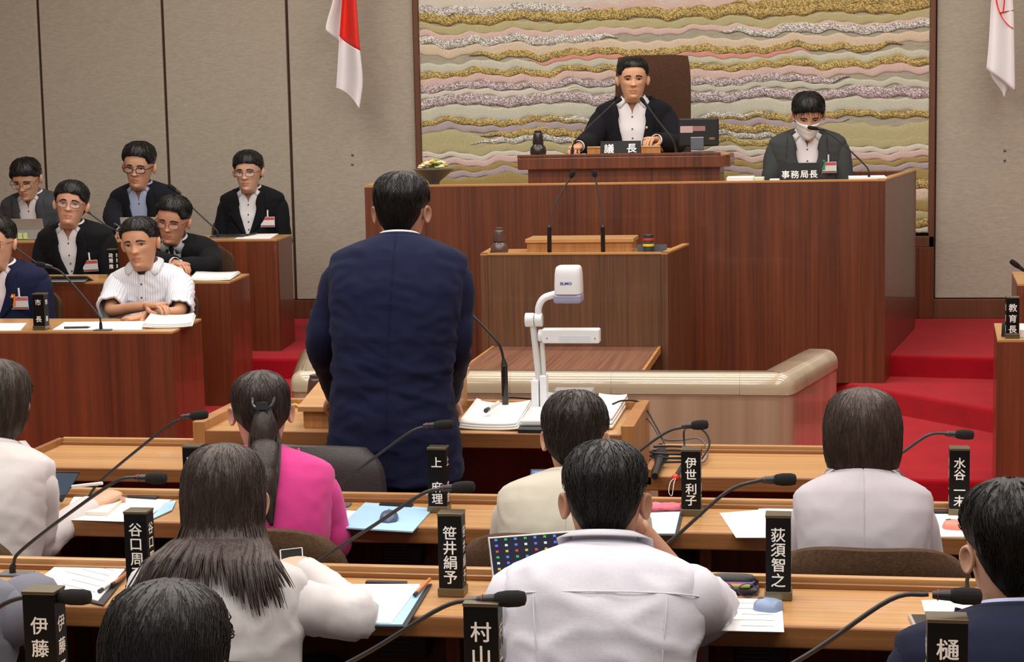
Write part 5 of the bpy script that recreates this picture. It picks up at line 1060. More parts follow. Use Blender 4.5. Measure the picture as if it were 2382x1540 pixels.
# questioner's table
z = ST
def booklet(label, corners, z, t, curl, name='open_booklet', cat='booklet', sheets=3):
    c = [PZ(x, y, z) for x, y in corners]; o = sum(c, V()) / 4; e = thing(name, label, cat, (o.x, o.y, z + 0.0006))
    for s_ in range(sheets):
        rr = []; k = 1 - 0.03 * s_
        for i in range(15):
            u = i / 14; rr.append([((c[0] + (c[1] - c[0]) * u) * (1 - v) + (c[3] + (c[2] - c[3]) * u) * v - o) * k + V((0, 0, t * (s_ + 0.6) / sheets + curl * (abs(u - 0.5) * 2) ** 2.5 * (0.5 + 0.5 * v))) for v in (0, 0.5, 1)])
        MB().loft(rr, False).obj('page', M_PAPER, e, True, solid=t / sheets * 0.8)
    return e
booklet('open white booklet under a marker pen on the questioner table', [(1062, 1000), (1205, 1004), (1240, 950), (1106, 946)], z, 0.022, 0.012)
booklet('thick stack of white pages at the right end of the questioner table', [(1380, 1002), (1425, 1000), (1462, 943), (1392, 940)], z, 0.040, 0.004, 'paper_stack', 'paper')
sheet('black folder between the booklet and the document camera', [(1205, 1008), (1330, 1010), (1340, 985), (1220, 982)], z, 0.012, M_BKF, 'folder', 'folder')
pen('marker pen with yellow label on the open booklet', (1132, 984), (1160, 966), z, 0.008, (206, 206, 200), (60, 62, 66), 0.036, 'marker pen')
MC = thing('document_camera', 'white document camera with arched arm and lamp bar on the questioner table', 'document camera', PZ(1252, 965, ST)); mo = V(MC.location); Yd = mo.y
Q = lambda x, y, dy=0.0: PY(x, y, Yd + dy) - mo
M_CAMW = plain('camera_white', (226, 228, 230), 0.35, coat=0.2); M_CAML = plain('camera_lilac', (150, 150, 178), 0.4)
b4 = [PZ(1210, 1000, ST) - mo, PZ(1400, 1000, ST) - mo, PZ(1400, 940, ST) - mo, PZ(1255, 940, ST) - mo]
MB().prism([(p.x, p.y) for p in b4], 0.013, 0.034).obj('stage', M_CAMW, MC, bevel=0.006)
def upbox(x0, y0, x1, y1, d0, d1): a, b = Q(x0, y0), Q(x1, y1); return MB().box((a.x, d0, a.z), (b.x, d1, b.z))
upbox(1238, 882, 1256, 945, -0.03, 0.03).obj('column', M_CAMW, MC, bevel=0.004); upbox(1257, 872, 1274, 945, -0.025, 0.03).obj('column', M_CAMW, MC, bevel=0.004)
MB().tube([Q(1254, 885), Q(1240, 758)], 0.013, 10, True, 0.7).obj('arm', plain('arm_grey', (206, 208, 206), 0.4), MC, True); MB().tube([Q(1265, 872), Q(1261, 795)], 0.0085, 10).obj('arm', plain('arm_grey', (206, 208, 206), 0.4), MC, True)
p0, p1 = Q(1222, 744), Q(1243, 744); MB().tube([p0, p1], 0.025, 24).obj('joint', M_CAMW, MC, True, bevel=0.003); MB().tube([p1 + V((0.002, 0, 0)), Q(1262, 744)], 0.0245, 24).obj('joint', M_CAMW, MC, True, bevel=0.003)
MB().tube(catmull([Q(1253, 738), Q(1253, 715), Q(1265, 694), Q(1292, 684)], 8), 0.011, 12, True, 1.3).obj('arched_arm', M_CAMW, MC, True)
def rbox(x0, y0, x1, y1, d0, d1, tp=1.0):
    a, b = Q(x0, y0), Q(x1, y1); c = (a + b) / 2; hx, hz = abs(b.x - a.x) / 2, abs(a.z - b.z) / 2; rr = []
    for zz, k in ((-1, 1.0), (-0.4, 1.0), (0.4, 0.97), (0.8, 0.92), (0.95, 0.84), (1.0, 0.74)): rr.append([V((c.x + hx * k * sp(math.cos(t), 5), (d0 + d1) / 2 + (d1 - d0) / 2 * k * sp(math.sin(t), 5), c.z + hz * zz)) for t in [2 * PI * q / 24 for q in range(24)]])
    return MB().loft(rr)
rbox(1291, 618, 1355, 683, -0.05, 0.05).obj('camera_head', M_CAMW, MC, True, bevel=0.003); upbox(1291, 683, 1355, 703, -0.048, 0.048).obj('lens_housing', M_CAML, MC, bevel=0.008, bseg=3)
lettering('ELMO', 0.013, Matrix.Translation(Q(1321, 657) + V((0, -0.0508, 0))) @ Matrix.Scale(1.25, 4, (1, 0, 0)) @ UPRIGHT, plain('logo_violet', (70, 66, 150), 0.5), MC, bold=0.03)
la, lb = Q(1262, 763), Q(1397, 797); cyl = Q(1255, 780)
MB().box((la.x, -0.028, lb.z), (lb.x, 0.02, la.z)).obj('lamp_bar', M_CAMW, MC, bevel=0.007, bseg=3); MB().box((Q(1303, 780).x, -0.030, Q(1303, 794).z), (Q(1376, 780).x, -0.0275, Q(1303, 779).z)).obj('lamp_window', plain('lamp_pane', (210, 216, 222), 0.15), MC)
MB().tube([cyl - V((0.004, 0, 0)), cyl + V((0.022, 0, 0))], 0.022, 18).obj('lamp_hinge', M_CAMW, MC, True, bevel=0.003)
for x in (1275, 1386): MB().ball(Q(x, 785) + V((0, -0.0285, 0)), 0.0025, 8, 5).obj('screw', M_GREY, MC, True)
upbox(1285, 910, 1376, 922, 0.03, 0.10).obj('side_lamp', plain('arm_shade', (150, 150, 152), 0.4), MC, bevel=0.004)
MB().tube([Q(1274, 918), Q(1290, 920, 0.06)], 0.010, 12).obj('side_knob', M_CAMW, MC, True)
def cable(label, pts, r=0.0035, col=(30, 30, 34), cat='cable'):
    q = catmull(pts, 7); b = q[0].copy(); o = MB().tube([p - b for p in q], r, 7).obj('cable', plain('cable_%d' % col[0], col, 0.5), None, True); o.location = b; return tag(o, label, cat)
cable('black cable from the tall microphone to the document camera', [PZ(1140, 950, ST + 0.004), PZ(1150, 938, ST + 0.02), PZ(1180, 925, ST + 0.03), PZ(1238, 928, ST + 0.01)])
cable('black cable looping off the right end of the questioner table', [PZ(1425, 940, ST + 0.045), PZ(1450, 932, ST + 0.05), PY(1492, 938, 6.45), PY(1520, 980, 6.3), PY(1545, 1030, 6.2), PY(1540, 1052, 6.12)])
cable('grey cable hanging to the oak desk beside the questioner table', [PY(1480, 945, 6.42), PY(1515, 985, 6.35), PY(1540, 1020, 6.3), PY(1580, 1024, 6.22), PY(1625, 1020, 6.18), PY(1645, 1045, 6.12), PZ(1640, 1072, 0.712), PZ(1600, 1085, 0.71)], 0.003, (90, 88, 90))
cable('black cable arching over the coiled cable', [PZ(1594, 1080, 0.712), PY(1592, 1040, 6.0), PY(1592, 1000, 6.02), PY(1612, 992, 6.04), PY(1640, 1005, 6.04), PY(1650, 1035, 6.02), PZ(1632, 1068, 0.712)])
ck = [V((0, 0, 0))]; co_ = PZ(1572, 1078, 0.705); pts = [co_ + V((0.085 * math.cos(a), 0.05 * math.sin(a), 0.004 + 0.0022 * a)) for a in [k * 0.5 for k in range(44)]]
cable('black cable coiled on the oak desk behind the handheld microphone', pts, 0.004)
oc = MB().box((-0.018, -0.012, 0), (0.018, 0.012, 0.022)).obj('cable_clip', plain('clip_orange', (232, 150, 30), 0.5), None, bevel=0.004); oc.location = PZ(1542, 1063, 0.712) + V((0, 0, 0.004)); tag(oc, 'small orange clip round the coiled cable', 'clip')
hm_ = thing('handheld_microphone', 'black handheld microphone lying on the oak desk', 'microphone', PZ(1530, 1100, 0.70)); ho = V(hm_.location); a, b = PZ(1523, 1118, 0.70) - ho, PZ(1538, 1077, 0.70) - ho
MB().tube([a + V((0, 0, 0.014)), a.lerp(b, 0.5) + V((0, 0, 0.017)), a.lerp(b, 0.8) + V((0, 0, 0.021))], [0.011, 0.014, 0.019], 16).obj('handle', M_BLACK, hm_, True); MB().ball(b + V((0, 0, 0.026)), 0.026, 16, 10).obj('grille_head', plain('mic_grille', (38, 38, 40), 0.6, bump=0.8, bscale=700), hm_, True)
pt = thing('pointer_pen', 'black pointer with a red end and white strap on the oak desk', 'pointer', PZ(1575, 1105, 0.70)); po = V(pt.location); a, b = PZ(1571, 1118, 0.70) - po, PZ(1588, 1090, 0.70) - po
MB().tube([a + V((0, 0, 0.009)), b + V((0, 0, 0.009))], 0.008, 10).obj('barrel', M_BLACK, pt, True); MB().ball(a + V((0, 0, 0.010)), 0.012, 10, 6).obj('red_end', plain('pointer_red', (226, 50, 44), 0.4), pt, True)
MB().tube(catmull([a + V((0, 0, 0.01)), a + V((-0.012, -0.05, 0.004)), a + V((-0.014, -0.085, -0.02)), a + V((-0.004, -0.088, -0.03)), a + V((0.0, -0.06, 0.003)), a + V((0.002, 0, 0.01))], 5), 0.0011, 5).obj('strap', M_WHITE, pt, True)
# carafes
def carafe(label, px, pyb, Y, z, h, dark, s=1.0):
    p = PY(px, pyb, Y); e = thing('carafe', label, 'carafe', (p.x, Y, z + 0.0005)); m = plain('carafe_%d' % dark[0], dark, 0.32, coat=0.3, var=0.15, vscale=40)
    MB().lathe([(0.030 * s, 0), (0.040 * s, 0.005 * s), (0.044 * s, 0.025 * s), (0.040 * s, 0.048 * s), (0.026 * s, 0.064 * s), (0.025 * s, 0.066 * s)], 28).obj('body', m, e, True)
    MB().lathe([(0.029 * s, 0.068 * s), (0.030 * s, 0.070 * s), (0.024 * s, 0.115 * s), (0.022 * s, 0.122 * s), (0.018 * s, 0.124 * s)], 28).obj('cup', m, e, True); MB().lathe([(0.0195 * s, 0.124 * s), (0.019 * s, 0.135 * s), (0.016 * s, 0.136 * s)], 24).obj('cup_foot', m, e, True)
    MB().lathe([(0.0275 * s, 0.064 * s), (0.0275 * s, 0.068 * s)], 24).obj('neck_band', M_BLACK, e, True)
carafe('brown water carafe with upturned cup on the front lectern', 1162, 583, 8.68, 1.195, 0.13, (84, 64, 58), 1.0)
carafe('dark water carafe with upturned cup on the raised desk of the chairman', 1252, 352, 10.22, 1.64, 0.15, (40, 30, 28), 1.08)
carafe('brown water carafe half hidden by the standing man', 735, 935, 6.32, ST, 0.13, (70, 48, 42), 1.05)
tr = thing('desk_tray', 'low grey tray on the front lectern', 'tray', (PY(1515, 580, 8.72).x, 8.72, 1.1955)); MB().box((-0.072, -0.04, 0), (0.072, 0.04, 0.006)).obj('floor_plate', M_GREY, tr); MB().box((-0.072, 0.034, 0.006), (0.072, 0.04, 0.042)).obj('back_plate', M_GREY, tr)
cp = thing('striped_timer', 'dark cylinder with red and yellow bands on the front lectern', 'timer', (PY(1509, 583, 8.72).x, 8.71, 1.202))
for i, (z0_, z1_, r_, c) in enumerate(((0, 0.030, 0.025, (46, 48, 54)), (0.030, 0.042, 0.0265, (206, 190, 40)), (0.042, 0.058, 0.024, (60, 66, 62)), (0.058, 0.070, 0.0265, (190, 40, 44)), (0.070, 0.088, 0.025, (40, 44, 50)))): MB().lathe([(r_, z0_), (r_, z1_ - 0.002), (r_ - 0.002, z1_)], 24).obj('band', plain('band_%d' % c[0], c, 0.45), cp, True, bevel=0.001)
# on the chairman's desk and the rostrum
br_ = thing('writing_rest', 'oak writing rest behind the plate of the chairman', 'book rest', (PY(1455, 345, 10.42).x, 10.42, 1.6405)); slab(-0.21, 0.21, -0.10, 0.10, 0.050, 0.02, 0.012).obj('board', W_OAK, br_, bevel=0.003); MB().box((-0.21, -0.10, 0), (0.21, -0.088, 0.036)).obj('riser', W_OAKZ, br_)
mn = thing('monitor', 'small black monitor with pink stickers seen from behind on the rostrum', 'monitor', (PY(1624, 350, 10.32).x, 10.32, 1.6405)); mo2 = V(mn.location)
mq = lambda x, y, d=0: PY(x, y, 10.32 + d) - mo2
a, b = mq(1579, 341), mq(1672, 274); MB().box((a.x, -0.02, a.z), (b.x, 0.012, b.z)).obj('housing', M_BLACK, mn, bevel=0.008, bseg=3)
a2, b2 = mq(1588, 274), mq(1663, 283); 
for x0, y0, x1, y1, c in ((1583, 293, 1612, 309, (186, 160, 160)), (1612, 293, 1641, 305, (150, 108, 104))): p, q = mq(x0, y1), mq(x1, y0); MB().box((p.x, -0.0215, p.z), (q.x, -0.0202, q.z)).obj('sticker', plain('sticker_%d' % c[0], c, 0.6), mn)
p, q = mq(1650, 325), mq(1663, 319); MB().box((p.x, -0.0215, p.z), (q.x, -0.0202, q.z)).obj('sticker', plain('sticker_o', (120, 90, 50), 0.6), mn)
p, q = mq(1607, 349), mq(1638, 318); MB().box((p.x, -0.03, p.z), (q.x, -0.021, q.z)).obj('stand_arm', plain('stand_grey', (120, 124, 134), 0.3, 0.6), mn, bevel=0.004); MB().box((p.x - 0.05, -0.09, 0), (q.x + 0.05, 0.06, 0.012)).obj('foot', M_BLACK, mn, bevel=0.004)
fb = thing('flower_bowl', 'wide grey bowl of white, orange and green flowers on the rostrum', 'flower bowl', (PY(1010, 420, 10.0).x, 10.0, 1.4705))
MB().lathe([(0.045, 0), (0.05, 0.005), (0.028, 0.03), (0.034, 0.045), (0.085, 0.085), (0.118, 0.112), (0.112, 0.115), (0.08, 0.098), (0.02, 0.07)], 36).obj('bowl', plain('bowl_grey', (92, 92, 94), 0.4, 0.3), fb, True)
for i in range(34):
    a, r_ = rnd.uniform(0, 2 * PI), 0.085 * math.sqrt(rnd.random()); c = [(236, 226, 190), (232, 224, 214), (196, 150, 60), (140, 160, 70), (226, 200, 130), (170, 186, 110)][i % 6]; ctr = V((r_ * math.cos(a), r_ * math.sin(a) * 0.8, 0.115 + 0.045 * (1 - (r_ / 0.09) ** 2) + rnd.uniform(-0.006, 0.006))); f = MB()
    for k in range(6): t = 2 * PI * k / 6; f.ball(ctr + V((0.010 * math.cos(t), 0.010 * math.sin(t), 0)), (0.009, 0.009, 0.006), 7, 5)
    f.ball(ctr + V((0, 0, 0.004)), 0.006, 7, 5).obj('flower', plain('flower_%d_%d' % c[:2], c, 0.8), fb, True)
def flat_on(label, px0, px1, Y0, Y1, z, t, mat, name='document', cat='document', py=414):
    x0, x1 = PY(px0, py, Y0).x, PY(px1, py, Y0).x; o = MB().box((x0, Y0, 0.0006), (x1, Y1, t)).obj(name, mat, None, bevel=0.001); o.location = (0, 0, z); return tag(o, label, cat)
flat_on('stack of papers beside the raised desk on the rostrum', 1690, 1752, 9.98, 10.22, 1.47, 0.045, M_PAPER)
flat_on('green-edged booklet on the rostrum next to the paper stack', 1752, 1776, 10.0, 10.2, 1.47, 0.04, plain('pale_green', (206, 216, 196), 0.6), 'booklet', 'booklet')
flat_on('white paper before the masked man', 1790, 1818, 9.96, 10.1, 1.47, 0.032, M_PAPER, 'paper_sheet', 'paper')
flat_on('open papers at the right end of the rostrum', 1975, 2062, 9.98, 10.28, 1.47, 0.036, M_PAPER, 'paper_sheet', 'paper')
# officials' desks
sheet('white papers before the man with crossed arms', [(122, 768), (150, 750), (335, 748), (330, 768)], OD1)
sheet('white paper on the desk of the mayor', [(-40, 770), (-30, 753), (62, 752), (48, 769)], OD1, dz=0.0004)
booklet('thick white booklet at the end of the lowest official desk', [(330, 765), (448, 763), (456, 742), (350, 741)], OD1, 0.020, 0.012, 'booklet', 'booklet')
pen('black pen on the papers of the man with crossed arms', (152, 766), (205, 765), OD1, 0.005, (26, 26, 30), dz=0.002)
booklet('open white booklet at the end of the middle official desk', [(440, 654), (535, 653), (560, 638), (455, 637)], OD2, 0.012, 0.006, 'booklet', 'booklet')
sheet('white sheet at the end of the highest official desk', [(545, 556), (570, 545), (648, 544), (628, 556)], OD3)
pen('black pen on the sheet of the highest official desk', (575, 550), (596, 546), OD3, 0.006, (26, 26, 30), dz=0.002)
lt = thing('closed_laptop', 'black closed laptop on the highest official desk', 'laptop', PZ(535, 551, OD3)); MB().box((-0.10, -0.08, 0.0006), (0.10, 0.08, 0.012)).obj('lid', M_BLACK, lt, bevel=0.003); MB().box((-0.10, -0.084, 0.0006), (0.10, -0.081, 0.007)).obj('hinge', M_METAL, lt)
def stand_tablet(label, x0, y0, x1, y1, z, col, cols=False, dy=0.05):
    yb_ = PZ((x0 + x1) / 2, y1, z).y; o = V((PY((x0 + x1) / 2, y1, yb_).x, yb_, z)); e = thing('tablet', label, 'tablet', o); a, b = PY(x0, y1, yb_) - o, PY(x1, y0, yb_ + dy) - o; w = abs(b.x - a.x) / 2; m = plain('tablet_back_%d' % col[0], col, 0.35, 0.2)
    h = b.z
    MB().add([V((-w, 0, 0.001)), V((w, 0, 0.001)), V((w, dy * -1, h)), V((-w, dy * -1, h)), V((-w, 0.008, 0.001)), V((w, 0.008, 0.001)), V((w, dy * -1 + 0.008, h)), V((-w, dy * -1 + 0.008, h))], [(0, 1, 2, 3), (7, 6, 5, 4), (0, 4, 5, 1), (1, 5, 6, 2), (2, 6, 7, 3), (3, 7, 4, 0)]).obj('back_shell', m, e, bevel=0.002)
    MB().add([V((-w * 0.9, -dy * 0.5, h * 0.5)), V((w * 0.9, -dy * 0.5, h * 0.5)), V((w * 0.9, -dy * 1.1, 0.002)), V((-w * 0.9, -dy * 1.1, 0.002))], [(0, 1, 2, 3)]).obj('kickstand', plain('kick_grey', (140, 138, 134), 0.4), e, solid=0.003)
    if cols:
        for k in range(3): MB().box((-w * 0.7 + k * 0.034, -dy * 1.05 - 0.006, 0.006), (-w * 0.7 + 0.026 + k * 0.034, -dy * 1.05 - 0.002, h * 0.34)).obj('green_reflection', plain('reflection_green', (196, 222, 150), 0.7), e)  # green reflection on the tablet stand, built as solid pale green plates
stand_tablet('silver tablet with painted green reflections before the man in grey', 24, 507, 108, 557, OD3, (170, 168, 164), True, 0.04)
stand_tablet('white tablet before the man in the blue shirt', 284, 504, 368, 555, OD3, (196, 192, 186), False, 0.03)
stand_tablet('grey tablet on the middle official desk', 116, 635, 226, 653, OD2, (150, 152, 150), False, 0.09)
sheet('white sheet behind the education chief name block', [(2372, 785), (2372, 770), (2470, 770), (2470, 785)], OD1, 0.03)
mc = MB().tube([V((0, 0, 0)), V((0, 0, 0.05)), V((0.012, 0, 0.065))], [0.014, 0.012, 0.008], 10).obj('desk_switch', M_BLACK, None, True); mc.location = PZ(2337, 783, OD1) + V((0, 0, 0.0006)); tag(mc, 'small black switch beside the education chief name block', 'switch')
bc = thing('gold_cord', 'short twisted gold cord on the questioner table behind the pink jacket', 'cord', PZ(690, 948, ST)); MB().tube([V((-0.03 + 0.006 * k, 0.004 * math.sin(k * 1.6), 0.008 + 0.003 * math.cos(k * 1.6))) for k in range(12)], 0.006, 8).obj('strand', plain('gold_cord', (206, 166, 84), 0.5), bc, True)

# ------------------------------------------------------------------ chairs
def chair(label, x, y, rz, fl, w=0.50, hb=0.80, seat=0.40, tall=False, mat=None, group='brown fabric chairs', wrap=0.10, t=0.07, arms=False, hb0=0.46):
    mat = mat or M_CHAIR; e = thing('chair', label, 'chair', (x, y, fl), rz, group)   # seat at the origin, back at -y
    mbs = MB(); rr = []
    for zz, k in ((0, 0.92), (0.015, 1.0), (0.05, 1.0), (0.07, 0.93)): rr.append([V((w / 2 * k * sp(math.cos(a), 5), 0.04 + 0.22 * k * sp(math.sin(a), 5), seat - 0.07 + zz)) for a in [2 * PI * q / 32 for q in range(32)]])
    mbs.loft(rr).obj('seat', mat, e, True)
    bk = MB(); n = 24; m_ = 16; front = []; back = []
    for j in range(m_ + 1):
        v = j / m_; zz = hb0 + (hb - hb0) * v; rnd_ = 1 - (0.20 if hb < 1 else 0.07) * max(0, (v - 0.72) / 0.28) ** 2.5; fr = []; bk_ = []
        for i in range(n + 1):
            u = -1 + 2 * i / n; yy = -0.22 + wrap * (1 - math.cos(u * 1.25)) - 0.06 * v; th = t * (0.55 + 0.45 * (1 - abs(u) ** 3)) * (1 - 0.5 * max(0, (v - 0.85) / 0.15) ** 2)
            xx = u * w / 2 * rnd_; topd = -(0.035 if mat is not M_LEATHER and hb < 1 else 0.012) * max(0, (v - 0.55) / 0.45) * abs(u) ** 3.5
            fr.append(V((xx, yy + th / 2, zz + topd))); bk_.append(V((xx, yy - th / 2, zz + topd)))
        front.append(fr + bk_[::-1])
    bk.loft(front).obj('backrest', mat, e, True)
    MB().tube([V((0, -0.20, hb0 + 0.05)), V((0, -0.21, seat - 0.05)), V((0, -0.05, seat - 0.075))], 0.02, 8).obj('back_bracket', M_BLACK, e, True)
    MB().tube([V((0, 0.03, 0.05)), V((0, 0.03, seat - 0.072))], 0.028, 12).obj('pedestal', M_BLACK, e, True)
    for k in range(5):
        a = 2 * PI * k / 5 + 0.3; MB().tube([V((0, 0.03, 0.075)), V((0.24 * math.cos(a), 0.03 + 0.24 * math.sin(a), 0.05))], [0.02, 0.013], 8).obj('foot', M_METAL, e, True); MB().ball((0.24 * math.cos(a), 0.03 + 0.24 * math.sin(a), 0.024), 0.023, 10, 6).obj('caster', M_BLACK, e, True)
    if arms:
        for sx in (-1, 1): MB().tube(catmull([V((sx * (w / 2 - 0.01), -0.14, seat)), V((sx * (w / 2 + 0.03), -0.12, seat + 0.18)), V((sx * (w / 2 + 0.03), 0.14, seat + 0.19))], 5), 0.016, 8).obj('armrest', M_BLACK, e, True)
    return e
# ------------------------------------------------------------------ the people
def chair_for(pr, label, dy=-0.02, **k):
    R = Matrix.Rotation(pr.rotation_euler.z, 3, 'Z'); p = V(pr.location) + R @ V((0, dy, 0)); return chair(label, p.x, p.y, pr.rotation_euler.z, p.z, **k)
NAVY, BLK, CHAR, GRY = (22, 27, 56), (15, 16, 19), (66, 69, 70), (66, 69, 75)
def H(px, py, Y): return PY(px, py, Y)
def A(ex, ey, eY, wx, wy, wY): return (PY(ex, ey, eY), PY(wx, wy, wY))
P = {}
# officials
P['p1'] = person('bespectacled man in a grey jacket bending over a silver tablet', H(61, 416, 10.74), PI, L3, hp=(-24, 4, 0), lean=(0.16, 0), hair='fringe', part=-0.6, col=GRY, glasses='thin', hs=1.0, strands=260)
P['p3'] = person('man in black-rimmed glasses and blue shirt under a navy jacket', H(323, 388, 10.72), PI, L3, hp=(-8, 6, -4), lean=(0.16, 0), hair='short', vol=1.7, col=(20, 23, 32), shirtcol=(176, 192, 226), glasses='thick', hs=1.06, strands=300, badge=(0.64, -0.10, (196, 90, 90), None), tone=(204, 156, 128), part=0.5,
    arms={'R': A(262, 505, 10.65, 282, 538, 10.45)}, curl=(0.9, 0.6))
P['p5'] = person('man in a black jacket with name badge before the back wall', H(577, 399, 10.9), PI, L3, hp=(-5, 4, 0), lean=(0.04, 0), hair='fringe', vol=1.0, col=BLK, glasses='thin', badge=(0.57, -0.105, (190, 84, 80), None), part=-0.8, strands=260, build=0.93)
P['p2'] = person('man in glasses with his head tilted, badge on his black jacket', H(165, 476, 9.62), PI, L2, hp=(4, 16, -7), lean=(0.08, 0), hair='fringe', vol=1.2, col=BLK, glasses='thin', badge=(0.52, -0.10, (200, 84, 84), None), strands=260, tone=(206, 158, 132), part=0.8)
P['p4'] = person('man leaning forward and peering over lowered red-rimmed glasses', H(402, 514, 9.50), PI, L2, hp=(-10, 2, -8), lean=(0.26, 0.0), hair='short', vol=1.5, col=BLK, glasses='red', shirtcol=(200, 200, 206), tie=True, pin=True, strands=300, tone=(192, 142, 114), part=0.7, arms={'L': A(488, 618, 9.45, 420, 618, 9.3), 'R': A(330, 600, 9.5, 405, 612, 9.3)}, curl=(0.5, 0.7))
P['p6'] = person('man in a white striped short-sleeved shirt with arms crossed', H(326, 566, 8.45), PI, L1, hp=(-4, 2, 5), lean=(0.06, 0), hair='short', top='shirt', shirtcol=(228, 230, 236), stripe=(196, 200, 214), short_sleeve=True, strands=300, tone=(196, 146, 116), build=0.90, wr=0.008, part=0.3,
    arms={'R': A(260, 722, 8.36, 346, 712, 8.22), 'L': A(416, 724, 8.36, 332, 737, 8.17)}, curl=(0.55, 0.8))
P['p7'] = person('smiling man in glasses and navy jacket with orange-ribboned badge', H(-8, 566, 8.45), PI, L1, hp=(-3, 2, 0), lean=(0.06, 0), hair='short', vol=1.2, col=NAVY, glasses='thin', badge=(0.63, -0.105, (206, 110, 110), (240, 130, 40)), pin=True, strands=260, tone=(204, 156, 128), shirtcol=(232, 220, 228))
# presiding officers
P['c1'] = person('chairman with pen in hand seated on the rostrum', H(1472, 185, 10.78), PI, 0.98, hp=(-2, 8, 0), lean=(0.06, 0), hair='short', vol=1.05, col=(20, 21, 27), opening=0.085, button=0.05, pin=True, strands=300, tone=(206, 158, 126), build=1.04, part=-0.4,
    arms={'R': A(1372, 330, 10.72, 1347, 340, 10.50), 'L': A(1575, 335, 10.72, 1528, 326, 10.48)}, curl=(0.9, 0.55))
P['c2'] = person('man in a white face mask and grey jacket seated on the rostrum', H(1880, 268, 10.62), PI, 0.82, hp=(-26, 6, 0), lean=(0.10, 0), hair='fringe', col=CHAR, mask=True, badge=(0.60, -0.10, (196, 90, 96), (30, 150, 90)), strands=500, opening=0.07, bangs=True)
# the standing man
P['s'] = person('man standing with his back turned in a navy suit', H(935, 494, 5.66), 0.10, 0.0, hp=(-6, -6, 0), lean=(0.12, 0.03), standing=True, hair='short', vol=1.15, col=NAVY, trouser=(20, 22, 34), shirtcol=(214, 216, 224), strands=900, s=1.04, hs=0.96, nk_=-0.022, build=0.95, tone=(182, 136, 114), wr=0.0065, hipz=0.92,
    arms={'R': A(1056, 800, 5.60, 1040, 925, 5.98), 'L': A(752, 795, 5.58, 785, 915, 5.95)}, curl=(0.5, 0.5), slope=-0.02)
# members seen from behind
fl2, fl3, fl4 = ROWZ[2], ROWZ[3], ROWZ[4]
P['b7'] = person('woman with a brown bob in a pale grey jacket', H(2006, 1020, 4.58), 0.0, fl2, True, hp=(-8, 0, 0), lean=(0.08, 0), hair='bob', haircol=(62, 48, 42), col=(190, 185, 192), strands=900, s=1.0, hs=0.96, nk_=-0.026, build=0.84, tie=None, wr=0.003)
P['b5'] = person('woman with short dark hair in a beige jacket', H(1338, 1022, 4.76), 0.05, fl2, True, hp=(-18, -4, 0), lean=(0.16, 0.02), hair='fringe', haircol=(46, 38, 34), col=(192, 187, 172), strands=900, s=1.02, hs=0.92, nk_=-0.012, build=0.96, tie=None, wr=0.004, vol=1.4)
P['b2'] = person('woman with a ponytail in a bright pink jacket', H(607, 958, 4.80), 0.20, fl2, True, hp=(-8, 10, 0), lean=(0.14, -0.02), hair='tied', haircol=(50, 40, 37), col=(206, 62, 136), strands=700, s=1.02, hs=0.92, build=0.98, tie=None, wr=0.003,
    arms={'R': A(775, 1265, 4.78, 700, 1210, 5.0)})
P['b1'] = person('woman with a brown bob in a cream jacket writing beside a tablet', H(-8, 940, 4.76), 0.05, fl2, True, hp=(-14, 4, 0), lean=(0.16, 0.0), hair='bob', haircol=(58, 48, 42), col=(204, 199, 198), strands=700, s=1.06, hs=0.96, build=0.92, tie=None, wr=0.005,
    arms={'R': A(90, 1262, 4.70, 208, 1182, 4.92)}, curl=(0.9, 0.5))
P['b3'] = person('woman with long dark hair over a white jacket holding a phone', H(523, 1166, 3.62), 0.05, fl3, True, hp=(-12, 8, 0), lean=(0.10, -0.02), hair='long', haircol=(58, 46, 42), col=(206, 203, 204), strands=1300, s=1.04, hs=0.93, build=0.92, tie=None, wr=0.006,
    arms={'R': A(828, 1432, 3.60, 716, 1335, 3.86)}, curl=(0.7, 0.5))
P['b6'] = person('man with greying cropped hair in a white shirt at the laptop', H(1408, 1168, 3.62), 0.06, fl3, hp=(-12, 0, 0), lean=(0.16, 0.0), hair='short', haircol=(36, 35, 36), top='shirt', shirtcol=(212, 211, 222), strands=1300, vol=1.1, s=1.06, hs=0.94, nk_=-0.028, build=0.90, mesh_scale=0.7, wr=0.009, tone=(184, 138, 112), short_sleeve=True,
    arms={'R': A(1628, 1415, 3.74, 1480, 1222, 3.72), 'L': A(1215, 1480, 3.52, 1300, 1440, 3.84)})
P['b8'] = person('man with combed black hair in a navy jacket beside a flat tablet', H(2352, 1286, 3.42), 0.12, fl3, hp=(-6, 4, 0), lean=(0.10, 0.0), hair='short', vol=1.5, col=(26, 30, 52), shirtcol=(176, 186, 220), strands=1100, s=1.04, hs=0.97, nk_=-0.01, build=0.98, wr=0.004)
P['b9'] = person('person in a grey jacket whose sleeve rests beside a black name block', H(-175, 1190, 3.50), 0.05, fl3, hp=(-8, 0, 0), lean=(0.10, 0.0), hair='short', col=(110, 110, 122), strands=200, s=1.03, build=1.06, arms={'R': A(75, 1400, 3.48, 40, 1445, 3.75)})
P['b4'] = person('dark-haired person in black seen from behind, head only', H(392, 1538, 2.52), -0.05, fl4, True, hp=(-10, 0, 0), lean=(0.10, 0.0), hair='bob', haircol=(34, 30, 30), col=(36, 36, 42), strands=1300, tie=None, s=1.0, hs=0.92)
OG = 'chairs of the officials'
